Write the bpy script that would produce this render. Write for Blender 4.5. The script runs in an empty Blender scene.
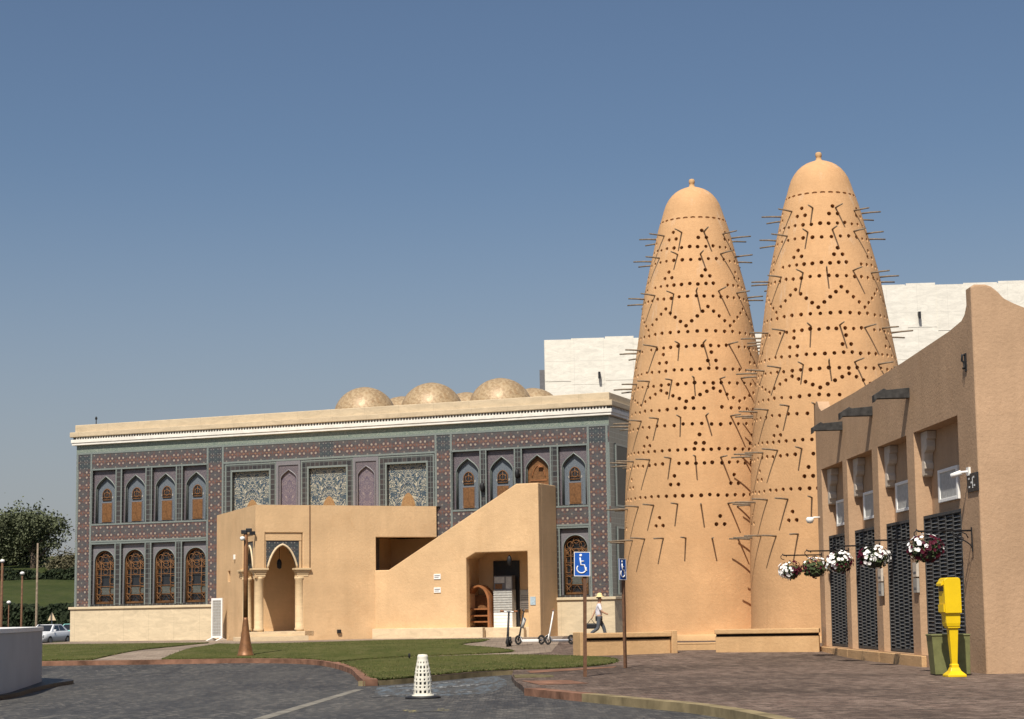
import bpy, bmesh, math, random
from mathutils import Vector, Matrix
R = math.radians
S = bpy.context.scene
COL = S.collection
rnd = random.Random(11)

# ------------------------------------------------------------------ camera, sky, sun, exposure
F_PX, PITCH, ROLL = 1800.0, R(8.0), R(0.95)
fw = Vector((0, math.cos(PITCH), math.sin(PITCH)))
up0 = Vector((1, 0, 0)).cross(fw)
c_, s_ = math.cos(ROLL), math.sin(ROLL)
rt = Vector((1, 0, 0)) * c_ - up0 * s_
up = Vector((1, 0, 0)) * s_ + up0 * c_
cam_d = bpy.data.cameras.new('camera')
cam = bpy.data.objects.new('camera', cam_d); COL.objects.link(cam)
cam_d.sensor_width = 36; cam_d.lens = F_PX / 1024 * 36
cam_d.clip_start = 0.5; cam_d.clip_end = 5000
M = Matrix((rt, up, -fw)).transposed().to_4x4(); M.translation = Vector((0, 0, 1.6))
cam.matrix_world = M
S.camera = cam

SUN_EL, SUN_AZ = 52.5, 15.8            # azimuth: degrees to the left of straight behind the camera
sdir = Vector((-math.sin(R(SUN_AZ)) * math.cos(R(SUN_EL)), -math.cos(R(SUN_AZ)) * math.cos(R(SUN_EL)), math.sin(R(SUN_EL))))
W = bpy.data.worlds.new('World'); S.world = W; W.use_nodes = True
wn = W.node_tree; wn.nodes.clear()
wo = wn.nodes.new('ShaderNodeOutputWorld'); bg = wn.nodes.new('ShaderNodeBackground')
sky = wn.nodes.new('ShaderNodeTexSky'); sky.sky_type = 'NISHITA'; sky.sun_disc = False
sky.sun_elevation = R(SUN_EL); sky.sun_rotation = R(180 + SUN_AZ)
sky.altitude = 0; sky.air_density = 1.0; sky.dust_density = 1.6; sky.ozone_density = 3.2
bg.inputs['Strength'].default_value = 0.07
tcw = wn.nodes.new('ShaderNodeTexCoord'); spw = wn.nodes.new('ShaderNodeSeparateXYZ'); wn.links.new(tcw.outputs['Generated'], spw.inputs[0])
mrw = wn.nodes.new('ShaderNodeMapRange'); mrw.inputs['From Min'].default_value = .0; mrw.inputs['From Max'].default_value = .26; mrw.inputs['To Min'].default_value = .66; mrw.inputs['To Max'].default_value = 0.0
mrw.interpolation_type = 'SMOOTHSTEP'; wn.links.new(spw.outputs[2], mrw.inputs['Value'])
mxw = wn.nodes.new('ShaderNodeMix'); mxw.data_type = 'RGBA'; wn.links.new(mrw.outputs[0], mxw.inputs[0]); wn.links.new(sky.outputs[0], mxw.inputs[6]); mxw.inputs[7].default_value = (4.75, 4.75, 5.05, 1)   # dusty air low over the horizon
wn.links.new(mxw.outputs[2], bg.inputs[0]); wn.links.new(bg.outputs[0], wo.inputs[0])
sl = bpy.data.lights.new('sun', 'SUN'); sl.energy = 4.9; sl.angle = R(0.5); sl.color = (1, 0.93, 0.82)
so = bpy.data.objects.new('sun', sl); COL.objects.link(so)
so.rotation_euler = (-sdir).to_track_quat('-Z', 'Y').to_euler()
so.location = (-20, -30, 60)
S.view_settings.view_transform = 'Standard'; S.view_settings.look = 'None'
S.view_settings.exposure = 0.2; S.view_settings.gamma = 1.0

# ------------------------------------------------------------------ node helpers
class V:
    def __init__(s, t, sock): s.t, s.k = t, sock
    def _m(s, op, *o):
        n = s.t.nodes.new('ShaderNodeMath'); n.operation = op
        for i, a in enumerate((s,) + o):
            if isinstance(a, V): s.t.links.new(a.k, n.inputs[i])
            else: n.inputs[i].default_value = a
        return V(s.t, n.outputs[0])
    def __add__(s, o): return s._m('ADD', o)
    def __sub__(s, o): return s._m('SUBTRACT', o)
    def __mul__(s, o): return s._m('MULTIPLY', o)
    def __truediv__(s, o): return s._m('DIVIDE', o)
    def fract(s): return s._m('FRACT')
    def floor(s): return s._m('FLOOR')
    def abs(s): return s._m('ABSOLUTE')
    def lt(s, o): return s._m('LESS_THAN', o)
    def gt(s, o): return s._m('GREATER_THAN', o)
    def mx(s, o): return s._m('MAXIMUM', o)
    def mn(s, o): return s._m('MINIMUM', o)
    def sqrt(s): return s._m('SQRT')
    def pw(s, o): return s._m('POWER', o)
    def clamp(s):
        v = s._m('ADD', 0.0); v.k.node.use_clamp = True; return v

class Mat:
    def __init__(s, name, rough=0.8, spec=0.3, metal=0.0):
        s.m = bpy.data.materials.new(name); s.m.use_nodes = True; s.t = s.m.node_tree
        s.b = s.t.nodes['Principled BSDF']
        s.b.inputs['Roughness'].default_value = rough; s.b.inputs['Metallic'].default_value = metal
        s.b.inputs['Specular IOR Level'].default_value = spec
    def obj(s):
        n = s.t.nodes.new('ShaderNodeTexCoord'); x = s.t.nodes.new('ShaderNodeSeparateXYZ')
        s.t.links.new(n.outputs['Object'], x.inputs[0]); s.co = n.outputs['Object']
        return [V(s.t, x.outputs[i]) for i in range(3)]
    def vec(s, x, y, z=0.0):
        n = s.t.nodes.new('ShaderNodeCombineXYZ')
        for i, a in enumerate((x, y, z)):
            if isinstance(a, V): s.t.links.new(a.k, n.inputs[i])
            else: n.inputs[i].default_value = a
        return n.outputs[0]
    def noise(s, scale, detail=3, vec=None, rough=0.55, stretch=None, dist=0.0):
        n = s.t.nodes.new('ShaderNodeTexNoise'); n.inputs['Scale'].default_value = scale
        n.inputs['Detail'].default_value = detail; n.inputs['Roughness'].default_value = rough
        n.inputs['Distortion'].default_value = dist
        if vec is None:
            if not hasattr(s, 'co'): s.obj()
            vec = s.co
        if stretch:
            m = s.t.nodes.new('ShaderNodeMapping'); m.inputs['Scale'].default_value = stretch
            s.t.links.new(vec, m.inputs[0]); vec = m.outputs[0]
        s.t.links.new(vec, n.inputs['Vector'])
        return V(s.t, n.outputs['Fac'])
    def voro(s, scale, vec=None, out='Color'):
        n = s.t.nodes.new('ShaderNodeTexVoronoi'); n.inputs['Scale'].default_value = scale
        if vec is None:
            if not hasattr(s, 'co'): s.obj()
            vec = s.co
        s.t.links.new(vec, n.inputs['Vector'])
        if out == 'Color':
            x = s.t.nodes.new('ShaderNodeSeparateXYZ'); s.t.links.new(n.outputs['Color'], x.inputs[0]); return V(s.t, x.outputs[0])
        return V(s.t, n.outputs[out])
    def white(s, x, y):
        n = s.t.nodes.new('ShaderNodeTexWhiteNoise'); n.noise_dimensions = '2D'
        s.t.links.new(s.vec(x, y), n.inputs['Vector']); return V(s.t, n.outputs['Value'])
    def ramp(s, v, lo, hi):
        n = s.t.nodes.new('ShaderNodeMapRange'); n.inputs['From Min'].default_value = lo; n.inputs['From Max'].default_value = hi
        s.t.links.new(v.k, n.inputs['Value']); return V(s.t, n.outputs['Result'])
    def mix(s, f, a, b):
        n = s.t.nodes.new('ShaderNodeMix'); n.data_type = 'RGBA'
        if isinstance(f, V): s.t.links.new(f.k, n.inputs[0])
        else: n.inputs[0].default_value = f
        for i, c in ((6, a), (7, b)):
            if isinstance(c, tuple): n.inputs[i].default_value = c + (1,)
            else: s.t.links.new(c, n.inputs[i])
        return n.outputs[2]
    def color(s, c):
        if isinstance(c, tuple): s.b.inputs['Base Color'].default_value = c + (1,)
        else: s.t.links.new(c, s.b.inputs['Base Color'])
        return s
    def bump(s, v, strength=0.4, dist=0.02):
        n = s.t.nodes.new('ShaderNodeBump'); n.inputs['Strength'].default_value = strength; n.inputs['Distance'].default_value = dist
        s.t.links.new(v.k, n.inputs['Height']); s.t.links.new(n.outputs[0], s.b.inputs['Normal']); return s

def plain(name, col, rough=0.7, metal=0.0, spec=0.3, var=0.12, scale=6.0):
    m = Mat(name, rough, spec, metal); n = m.noise(scale, 3)
    m.color(m.mix(m.ramp(n, .3, .7), tuple(c * (1 - var) for c in col), tuple(min(1, c * (1 + var)) for c in col)))
    return m.m

def adobe(name, col, streak=0.5):
    m = Mat(name, 0.92, 0.15); x, y, z = m.obj()
    big = m.ramp(m.noise(0.55, 5), .3, .7); fine = m.ramp(m.noise(7, 5, rough=.7), .25, .75)
    st = m.ramp(m.noise(.8, 5, stretch=(2.2, 2.2, .3), rough=.65), .45, .8)
    lo = tuple(c * .84 for c in col); hi = tuple(min(1, c * 1.1) for c in col)
    c = m.mix(big, lo, hi)
    c = m.mix(fine * .35, c, tuple(c2 * .72 for c2 in col))
    c = m.mix(st * (.28 * streak), c, (col[0] * .62, col[1] * .6, col[2] * .58))
    blot = m.ramp(m.noise(2.1, 6, dist=.8, rough=.65), .6, .72)
    c = m.mix(blot * .2, c, tuple(min(1, c2 * 1.35) for c2 in col))
    crs = m.ramp(m.noise(1.0, 5, stretch=(.35, .35, 7.0), rough=.7), .5, .72); c = m.mix(crs * .22, c, tuple(c2 * .7 for c2 in col))
    stain = m.ramp(m.noise(.9, 6, dist=1.0, rough=.62), .56, .7); c = m.mix(stain * .22, c, (col[0] * .72, col[1] * .64, col[2] * .56))
    if 'tower' in name:
        stv = m.ramp(m.noise(1.1, 5, stretch=(2.6, 2.6, .10), rough=.7), .54, .72) * m.ramp(z, 9.5, 14.5) * m.ramp(m.noise(.5, 2), .42, .6); c = m.mix(stv * .5, c, (.72, .64, .54))
        rn = m.ramp(m.noise(1.4, 5, stretch=(2.2, 2.2, .16), rough=.7), .55, .75); c = m.mix(rn * .25, c, (.36, .19, .09))
    m.color(c)
    m.bump(m.noise(9, 6, rough=.7), .45, .04)
    return m.m

def stone(name, col, joint=None):
    m = Mat(name, 0.75, 0.25); x, y, z = m.obj()
    v = m.ramp(m.noise(2.2, 6, stretch=(.5, .5, 1.6), dist=1.2, rough=.65), .25, .75)
    c = m.mix(v, tuple(a * .78 for a in col), tuple(min(1, a * 1.12) for a in col))
    sp = m.ramp(m.noise(14, 4), .55, .75); c = m.mix(sp * .3, c, tuple(a * .6 for a in col))
    if joint:
        a = x + y; j = ((a / joint[0]).fract()).lt(.018 / joint[0]).mx(((z + 5.0) / joint[1]).fract().lt(.02 / joint[1]))
        c = m.mix(j * .45, c, tuple(b * .5 for b in col))
    m.color(c); m.bump(m.noise(12, 4), .2, .02); return m.m

def tile_pattern(name, unit, za, deep, red, cream, ground=(.055, .065, .11), dark=.3):
    m = Mat(name, 0.4, 0.4); x, y, z = m.obj()
    a = x + y + 40.0; zz = z + za
    wob = (m.noise(3.1, 2) - .5) * .06
    fx = ((a / unit + wob).fract() - .5).abs(); fz = ((zz / unit).fract() - .5).abs()
    dx = fx - .18; dz = fz - .205
    n1 = m.noise(26, 3, rough=.7)
    d = (dx * dx + dz * dz).sqrt() + (n1 - .5) * .16
    nz = m.ramp(m.noise(11, 4, rough=.7), .38, .62)
    g = m.mix(nz, ground, deep)
    cell = m.white((a / unit).floor(), (zz / unit).floor()); cell2 = m.white((a / (unit * .5)).floor() + 7.3, (zz / (unit * .5)).floor())
    redm = m.ramp(fx * .6 + fz + (m.noise(17, 4, rough=.75) - .5) * .55,   .52, .34)
    c = m.mix(redm * .9, g, m.mix(cell2, red, tuple(r * .55 for r in red)))
    hot = (fz.lt(.07) * fx.lt(.40)) * m.ramp(n1, .4, .55); c = m.mix(hot * .6, c, (red[0] * 1.35, red[1] * 1.45, red[2] * 1.2))
    ring = m.ramp((d - .15).abs(), .05, .02); c = m.mix(ring * .6, c, (.03, .04, .06))
    c = m.mix(m.ramp(d, .105, .05) * (cell2 * .35 + .6), c, cream)
    e1 = (fx - .5).abs() + (fz - .5).abs() + (n1 - .5) * .1; c = m.mix(m.ramp(e1, .10, .05) * .5, c, cream)
    e2 = (fx - .5).abs() + fz + (n1 - .5) * .1; c = m.mix(m.ramp(e2, .12, .06) * .55, c, (.10, .13, .14))
    e3 = fx + fz; c = m.mix(m.ramp(e3, .09, .05) * .5, c, (.36, .22, .12))
    grey = m.ramp(m.noise(34, 2), .56, .66); c = m.mix(grey * .5, c, (.15, .155, .15))
    j = (a / .178).fract().lt(.055).mx((zz / .178).fract().lt(.055)); c = m.mix(j * .5, c, (.10, .105, .10))
    m.color(c); m.bump(j * -1.0, .3, .01); return m.m

def tile_grid(name, size, c0, c1, jc, pre=None):
    m = Mat(name, 0.35, 0.45); x, y, z = m.obj(); a = x + y + 40.0
    r = m.white((a / size).floor(), ((z + 10.0) / size).floor())
    c = m.mix(r, c0, c1); n = m.ramp(m.noise(18, 4), .48, .7); c = m.mix(n * .3, c, tuple(min(1, q * 1.9 + .03) for q in c1))
    j = (a / size).fract().lt(.12).mx(((z + 10.0) / size).fract().lt(.12)); c = m.mix(j * .75, c, jc)
    m.color(c); return m.m

def scroll_tile(name, base, c2, c3, scale=5.0, mirror=None, thr=(.5, .56), rough=.36):
    m = Mat(name, rough, 0.4); x, y, z = m.obj()
    a = (x + y) if mirror is None else (x - mirror).abs()
    v = m.vec(a, z, 0.0)
    n1 = m.noise(scale, 3, vec=v, dist=1.4); n2 = m.noise(scale * 1.9, 2, vec=v, dist=.8)
    w = (n1 * 9.0).fract(); lines = (w - .5).abs().lt(.16)
    c = m.mix(m.ramp(n2, .38, .62), base, c2)
    sp = m.ramp(m.noise(scale * 5.5, 2, vec=v), .5, .62); c = m.mix(sp * .45, c, tuple(q * .45 for q in base)); c = m.mix(lines * (.78 if mirror is not None else .8), c, c3)
    m.color(c); return m.m

MT = {}
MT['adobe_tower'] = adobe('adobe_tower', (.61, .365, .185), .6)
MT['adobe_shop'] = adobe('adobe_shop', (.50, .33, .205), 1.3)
MT['adobe_hall'] = adobe('adobe_hall', (.69, .465, .26), .9)
MT['adobe_low'] = adobe('adobe_low', (.58, .37, .19), .8)
MT['cream'] = stone('cream_stone', (.63, .52, .355), (1.6, 4.0))
MT['cream_plain'] = stone('cream_stone_plain', (.70, .55, .36))
MT['corbel'] = stone('grey_corbel', (.56, .49, .41))
MT['pane_grey'] = plain('dusty_pane', (.085, .09, .08), .4, 0, .4, .3, 12)
MT['cream_warm'] = stone('warm_column_stone', (.66, .485, .285))
MT['bollard_cream'] = plain('cream_bollard_paint', (.68, .65, .55), .6, 0, .3, .08, 5)
MT['surround'] = stone('pale_surround', (.34, .32, .29))
MT['white_trim'] = stone('white_trim', (.78, .75, .68))
MT['white_clad'] = stone('white_cladding', (.74, .71, .63), (2.0, 2.6))
MT['parapet'] = stone('parapet_stone', (.565, .455, .31), (2.0, 4.0))
MT['band'] = tile_pattern('floral_tile', .71, 9.16, (.10, .075, .068), (.165, .078, .060), (.40, .35, .285), (.058, .066, .074))
MT['block'] = tile_pattern('blue_floral_tile', .43, 9.2, (.05, .062, .066), (.072, .062, .064), (.24, .24, .21), (.038, .050, .056))
MT['pil'] = tile_grid('dark_glazed_tile', .27, (.022, .022, .024), (.055, .046, .044), (.14, .16, .15))
MT['teal'] = scroll_tile('teal_border_tile', (.185, .215, .20), (.24, .265, .245), (.12, .145, .145), 9)
MT['frieze'] = scroll_tile('green_inscription_tile', (.13, .175, .15), (.18, .22, .185), (.33, .35, .29), 4.5)
MT['blue'] = scroll_tile('pale_blue_tile', (.09, .115, .145), (.125, .145, .17), (.20, .215, .225), 9)
MT['purple'] = scroll_tile('mauve_floral_tile', (.075, .072, .098), (.115, .085, .098), (.25, .22, .21), 10)
MT['lav'] = scroll_tile('lavender_tile', (.145, .145, .165), (.185, .17, .185), (.24, .225, .225), 8)
MT['mosaic'] = scroll_tile('cream_and_blue_mosaic', (.085, .105, .11), (.025, .055, .095), (.50, .46, .35), 1.9, mirror=0.0)
MT['pink'] = scroll_tile('rose_mosaic', (.135, .108, .135), (.095, .082, .12), (.27, .225, .215), 3.6, mirror=0.0)
MT['goldtile'] = scroll_tile('ochre_mosaic', (.30, .17, .07), (.24, .12, .05), (.40, .28, .14), 5, mirror=0.0)
MT['wood'] = plain('carved_wood', (.165, .078, .030), .6, 0, .3, .3, 9)
MT['wood_red'] = plain('varnished_wood', (.28, .115, .045), .45, 0, .4, .2, 5)
MT['wood_old'] = plain('weathered_beam_wood', (.052, .05, .048), .9, 0, .1, .35, 7)
MT['stick'] = plain('bleached_pole_wood', (.21, .165, .12), .9, 0, .1, .3, 8)
MT['glass'] = plain('dark_glass', (.02, .022, .026), .12, 0, .6, .1, 3)
MT['black'] = plain('black_plastic', (.02, .02, .022), .5)
MT['iron'] = plain('black_iron', (.022, .022, .024), .55, .3)
MT['louvre_dark'] = plain('charcoal_frame', (.062, .063, .064), .7, 0, .2, .2, 5)
MT['louvre'] = plain('charcoal_louvre', (.115, .115, .113), .7, 0, .2, .25, 5)
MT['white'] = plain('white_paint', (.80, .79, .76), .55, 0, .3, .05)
MT['greyplate'] = plain('grey_panel', (.42, .42, .40), .6, 0, .3, .15, 8)
MT['paper'] = plain('white_paper', (.68, .68, .66), .7, 0, .2, .06)
MT['pale_blue_card'] = plain('pale_blue_card', (.38, .47, .52), .7, 0, .2, .2, 14)
MT['paint_grey'] = plain('shaded_white_paint', (.50, .49, .475), .8, 0, .2, .06, .8)  # white wall paint darkened, part of its shade put into the colour
MT['ink'] = plain('grey_print', (.13, .13, .14), .7)
MT['yellow'] = plain('yellow_paint', (.74, .50, .006), .42, 0, .4, .05, 4)
MT['bin'] = plain('olive_bin', (.15, .155, .06), .6, 0, .3, .18, 5)
MT['blue_sign'] = plain('blue_sign_face', (.012, .09, .40), .4, 0, .4, .05)
MT['rust'] = plain('rusty_brown_post', (.13, .065, .035), .7, 0, .3, .3, 9)
MT['bronze'] = plain('bronze_paint', (.22, .10, .04), .5, .35, .5, .25, 7)
MT['steel'] = plain('grey_metal', (.35, .35, .36), .4, .7)
MT['silver'] = plain('silver_paint', (.76, .77, .78), .3, .2, .5, .03)
MT['mint'] = plain('mint_paint', (.25, .55, .50), .3, 0, .5, .04)
MT['tyre'] = plain('rubber', (.02, .02, .02), .85)
MT['lamp_red'] = plain('red_lens', (.4, .02, .015), .25)
MT['lens'] = plain('clear_lens', (.8, .82, .85), .15, 0, .6, .02)
MT['shirt'] = plain('pale_shirt', (.66, .64, .68), .9, 0, .1, .18, 40)
MT['trouser'] = plain('dark_trousers', (.09, .10, .115), .9, 0, .1, .1)
MT['skin'] = plain('skin', (.45, .27, .18), .6)
MT['straw'] = plain('straw', (.70, .56, .30), .9, 0, .1, .15, 30)
MT['petal_w'] = plain('white_petals', (.82, .80, .78), .6, 0, .2, .05)
MT['petal_r'] = plain('burgundy_petals', (.062, .004, .014), .6, 0, .2, .3, 30)
MT['leaf'] = plain('petunia_leaves', (.055, .075, .03), .7, 0, .2, .4, 20)
MT['bark'] = plain('bark', (.10, .075, .055), .95, 0, .1, .3, 9)
MT['tree_leaf'] = plain('tree_leaves', (.092, .105, .055), .7, 0, .2, .45, .9)
MT['tree_leaf_dry'] = plain('dusty_leaves', (.105, .095, .055), .8, 0, .2, .4, .9)
MT['hedge_leaf'] = plain('hedge_leaves', (.022, .032, .014), .8, 0, .2, .4, 1.2)

def grass_mat(name, c0, c1, c2):
    m = Mat(name, .9, .1); x, y, z = m.obj()
    c = m.mix(m.ramp(m.noise(.35, 4), .35, .65), c0, c1)
    c = m.mix(m.ramp(m.noise(1.6, 6, rough=.75, stretch=(.7, .3, 1)), .45, .7) * .7, c, c2)
    f = m.ramp(m.noise(55, 2), .3, .7); c = m.mix(f * .45, c, tuple(q * .35 for q in c0))
    m.color(c); m.bump(m.noise(40, 3), .8, .05); return m.m
MT['lawn'] = grass_mat('lawn_grass', (.075, .088, .023), (.108, .115, .032), (.19, .165, .07))
MT['hill'] = grass_mat('hill_grass', (.040, .056, .017), (.064, .078, .024), (.085, .088, .037))

def cobble_mat():
    m = Mat('cobbled_road', .72, .35); x, y, z = m.obj()
    fx = (x / 1.5).fract() - .5
    r = y * .94 + x * .35 + (fx * fx) * 1.7
    row = (r / .13).floor(); col = (x / .13 + row * .5)
    w = m.white(col.floor(), row)
    c = m.mix(w, (.032, .032, .033), (.088, .085, .080))
    hi = w.gt(.88); c = m.mix(hi * .5, c, (.22, .20, .17))
    j = (r / .13).fract().lt(.16).mx(col.fract().lt(.14)); c = m.mix(j * .55, c, (.020, .019, .018))
    big = m.ramp(m.noise(.3, 6, stretch=(.8, .5, 1), rough=.65, dist=.7), .42, .66); c = m.mix(big * .45, c, (.12, .112, .096))
    gl = m.ramp(m.noise(4.2, 5, stretch=(1, .10, 1), rough=.8), .52, .68); c = m.mix(gl * .42, c, (.20, .18, .15))
    dk = m.ramp(m.noise(1.6, 6, stretch=(.6, .12, 1), dist=.6, rough=.7), .5, .66); c = m.mix(dk * .6, c, (.022, .022, .024))
    arcm = m.ramp((r / .78).fract(), .0, .35) * m.ramp(m.noise(.22, 2), .42, .6); c = m.mix(arcm * .35, c, (.04, .04, .042))
    m.color(c)
    m.bump((w * .6) - j, .7, .03)
    return m.m
MT['road'] = cobble_mat()
def pave_mat(name, cs, size=(.2, .1), dirt=(.10, .09, .075)):
    m = Mat(name, .85, .2); x, y, z = m.obj()
    row = (y / size[1]).floor(); colx = x / size[0] + row * .5
    w = m.white(colx.floor(), row); w2 = m.white(row, colx.floor())
    c = m.mix(w, cs[0], cs[1]); c = m.mix(w2.gt(.72) * .8, c, cs[2])
    j = (y / size[1]).fract().lt(.1).mx(colx.fract().lt(.06)); c = m.mix(j * .6, c, tuple(q * .3 for q in cs[0]))
    b = m.ramp(m.noise(.16, 5, dist=.5), .42, .62); c = m.mix(b * .62, c, tuple(q * .42 for q in cs[0]))
    d = m.ramp(m.noise(3.2, 5, stretch=(1, .15, 1), rough=.7), .5, .75); c = m.mix(d * .45, c, dirt)
    m.color(c); m.bump(w * .5 - j, .5, .02); return m.m
MT['plaza'] = pave_mat('plaza_blocks', ((.085, .064, .052), (.155, .105, .082), (.26, .19, .15)), dirt=(.30, .225, .175))
MT['path'] = pave_mat('path_slabs', ((.24, .185, .14), (.30, .235, .18), (.34, .27, .21)), (.4, .4), (.36, .29, .22))
MT['terra'] = plain('terracotta_kerb', (.20, .105, .068), .9, 0, .2, .5, 2.2)
MT['kerb_pale'] = plain('weathered_pale_kerb', (.24, .19, .105), .9, 0, .2, .35, 2.0)
def worn(name, c, road=(.075, .073, .07), lo=.5, hi=.56, sc=3.0):
    m = Mat(name, .8, .2); m.obj(); n = m.ramp(m.noise(sc, 5, stretch=(1, .16, 1), rough=.78), lo, hi)
    g = m.ramp(m.noise(9, 3), .3, .7)
    m.color(m.mix(n, m.mix(g, tuple(q * .6 for q in road), tuple(q * 1.3 for q in road)), c)); return m.m
MT['worn_blue'] = worn('worn_blue_paint', (.13, .17, .205), lo=.44, hi=.7, sc=5)
MT['worn_white'] = worn('worn_white_paint', (.30, .31, .31), lo=.48, hi=.68, sc=7)
MT['worn_yellow'] = worn('worn_yellow_paint', (.26, .22, .10), lo=.52, hi=.62)
MT['line_stone'] = plain('pale_stone_strip', (.20, .185, .155), .85, 0, .2, .3, 3)
MT['moss'] = plain('mossy_kerb', (.13, .11, .06), .95, 0, .1, .5, 3)
MT['coping_shade'] = plain('coping_shadow_tone', (.03, .025, .02), .95)  # near-black that stands for shade under the low walls' coping
def dome_mat():
    m = Mat('gold_mosaic', .5, .5, .12); m.obj()
    v = m.voro(7.0); e = m.voro(10.0, out='Distance')
    c = m.mix(v.gt(.45), (.19, .105, .045), (.47, .345, .20)); c = m.mix(m.ramp(e, .03, .06) * .7, c, m.mix(m.noise(13, 2), (.24, .14, .06), (.52, .42, .27)))
    n = m.ramp(m.noise(6, 3), .5, .7); c = m.mix(n * .5, c, (.25, .13, .05))
    m.color(c); return m.m
MT['dome'] = dome_mat()

# ------------------------------------------------------------------ mesh helpers
class MB:
    def __init__(s): s.b = bmesh.new(); s.mi = 0
    def face(s, pts, mi=None, smooth=False):
        vs = [s.b.verts.new(p) for p in pts]
        f = s.b.faces.new(vs); f.material_index = s.mi if mi is None else mi; f.smooth = smooth; return f
    def box(s, x0, x1, y0, y1, z0, z1, mi=None, M=None):
        P = [Vector(p) for p in ((x0, y0, z0), (x1, y0, z0), (x1, y1, z0), (x0, y1, z0), (x0, y0, z1), (x1, y0, z1), (x1, y1, z1), (x0, y1, z1))]
        if M is not None: P = [M @ p for p in P]
        vs = [s.b.verts.new(p) for p in P]
        for f in ((3, 2, 1, 0), (4, 5, 6, 7), (0, 1, 5, 4), (1, 2, 6, 5), (2, 3, 7, 6), (3, 0, 4, 7)):
            q = s.b.faces.new([vs[i] for i in f]); q.material_index = s.mi if mi is None else mi
        return s
    def prism(s, pts, vec, mi=None, smooth=False):
        """planar outline swept along vec"""
        vec = Vector(vec); a = [s.b.verts.new(p) for p in pts]; b = [s.b.verts.new(Vector(p) + vec) for p in pts]
        n = len(pts); fs = [s.b.faces.new(a), s.b.faces.new(b[::-1])]
        for i in range(n):
            q = s.b.faces.new((a[i], b[i], b[(i + 1) % n], a[(i + 1) % n])); q.smooth = smooth; fs.append(q)
        for f in fs: f.material_index = s.mi if mi is None else mi
        return s
    def tube(s, pts, r, n=6, r2=None, mi=None, caps=True, smooth=True):
        pts = [Vector(p) for p in pts]; rings = []; L = len(pts)
        prev = None
        for i, p in enumerate(pts):
            t = (pts[min(i + 1, L - 1)] - pts[max(i - 1, 0)]).normalized()
            a = Vector((0, 0, 1)) if abs(t.z) < .95 else Vector((1, 0, 0))
            if prev is not None: a = prev
            e1 = (a - t * a.dot(t)).normalized(); e2 = t.cross(e1); prev = e1
            rr = r if r2 is None else r + (r2 - r) * i / (L - 1)
            rings.append([s.b.verts.new(p + (e1 * math.cos(2 * math.pi * k / n) + e2 * math.sin(2 * math.pi * k / n)) * rr) for k in range(n)])
        for i in range(L - 1):
            for k in range(n):
                f = s.b.faces.new((rings[i][k], rings[i][(k + 1) % n], rings[i + 1][(k + 1) % n], rings[i + 1][k]))
                f.smooth = smooth; f.material_index = s.mi if mi is None else mi
        if caps:
            for q in (rings[0][::-1], rings[-1]):
                f = s.b.faces.new(q); f.material_index = s.mi if mi is None else mi
        return s
    def lathe(s, prof, n=24, c=(0, 0, 0), mi=None, smooth=True, sx=1.0, sy=1.0):
        c = Vector(c); rings = []
        for (r, z) in prof:
            rings.append([s.b.verts.new(c + Vector((r * sx * math.cos(2 * math.pi * k / n), r * sy * math.sin(2 * math.pi * k / n), z))) for k in range(n)])
        for i in range(len(prof) - 1):
            for k in range(n):
                f = s.b.faces.new((rings[i][k], rings[i][(k + 1) % n], rings[i + 1][(k + 1) % n], rings[i + 1][k]))
                f.smooth = smooth; f.material_index = s.mi if mi is None else mi
        for q in (rings[0][::-1], rings[-1]):
            f = s.b.faces.new(q); f.material_index = s.mi if mi is None else mi
        return s
    def build(s, name, mats, parent=None, loc=(0, 0, 0), rotz=0.0, weld=0.0, bevel=0.0, recalc=True):
        if weld: bmesh.ops.remove_doubles(s.b, verts=s.b.verts[:], dist=weld)
        if recalc: bmesh.ops.recalc_face_normals(s.b, faces=s.b.faces[:])
        me = bpy.data.meshes.new(name); s.b.to_mesh(me); s.b.free()
        for m in (mats if isinstance(mats, (list, tuple)) else [mats]): me.materials.append(MT[m])
        o = bpy.data.objects.new(name, me); COL.objects.link(o); o.location = loc; o.rotation_euler = (0, 0, rotz)
        if parent is not None: o.parent = parent
        if bevel:
            b = o.modifiers.new('bevel', 'BEVEL'); b.width = bevel; b.segments = 2; b.limit_method = 'ANGLE'; b.angle_limit = R(40)
        return o

def empty(name, label, cat, loc=(0, 0, 0), rotz=0.0, group=None):
    o = bpy.data.objects.new(name, None); COL.objects.link(o); o.location = loc; o.rotation_euler = (0, 0, rotz)
    o.empty_display_size = .3
    return tag(o, label, cat, group)
def tag(o, label, cat, group=None):
    o['label'] = label; o['category'] = cat
    if group: o['group'] = group
    return o
def kind(o, k): o['kind'] = k; return o
def dup(root, loc=None, rotz=None, label=None, parent=None):
    c = root.copy(); COL.objects.link(c)
    if loc is not None: c.location = loc
    if rotz is not None: c.rotation_euler = (0, 0, rotz)
    if label: c['label'] = label
    if parent is not None: c.parent = parent
    for ch in list(root.children):
        if ch.name in COL.objects and ch is not c: dup(ch, parent=c)
    return c

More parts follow.
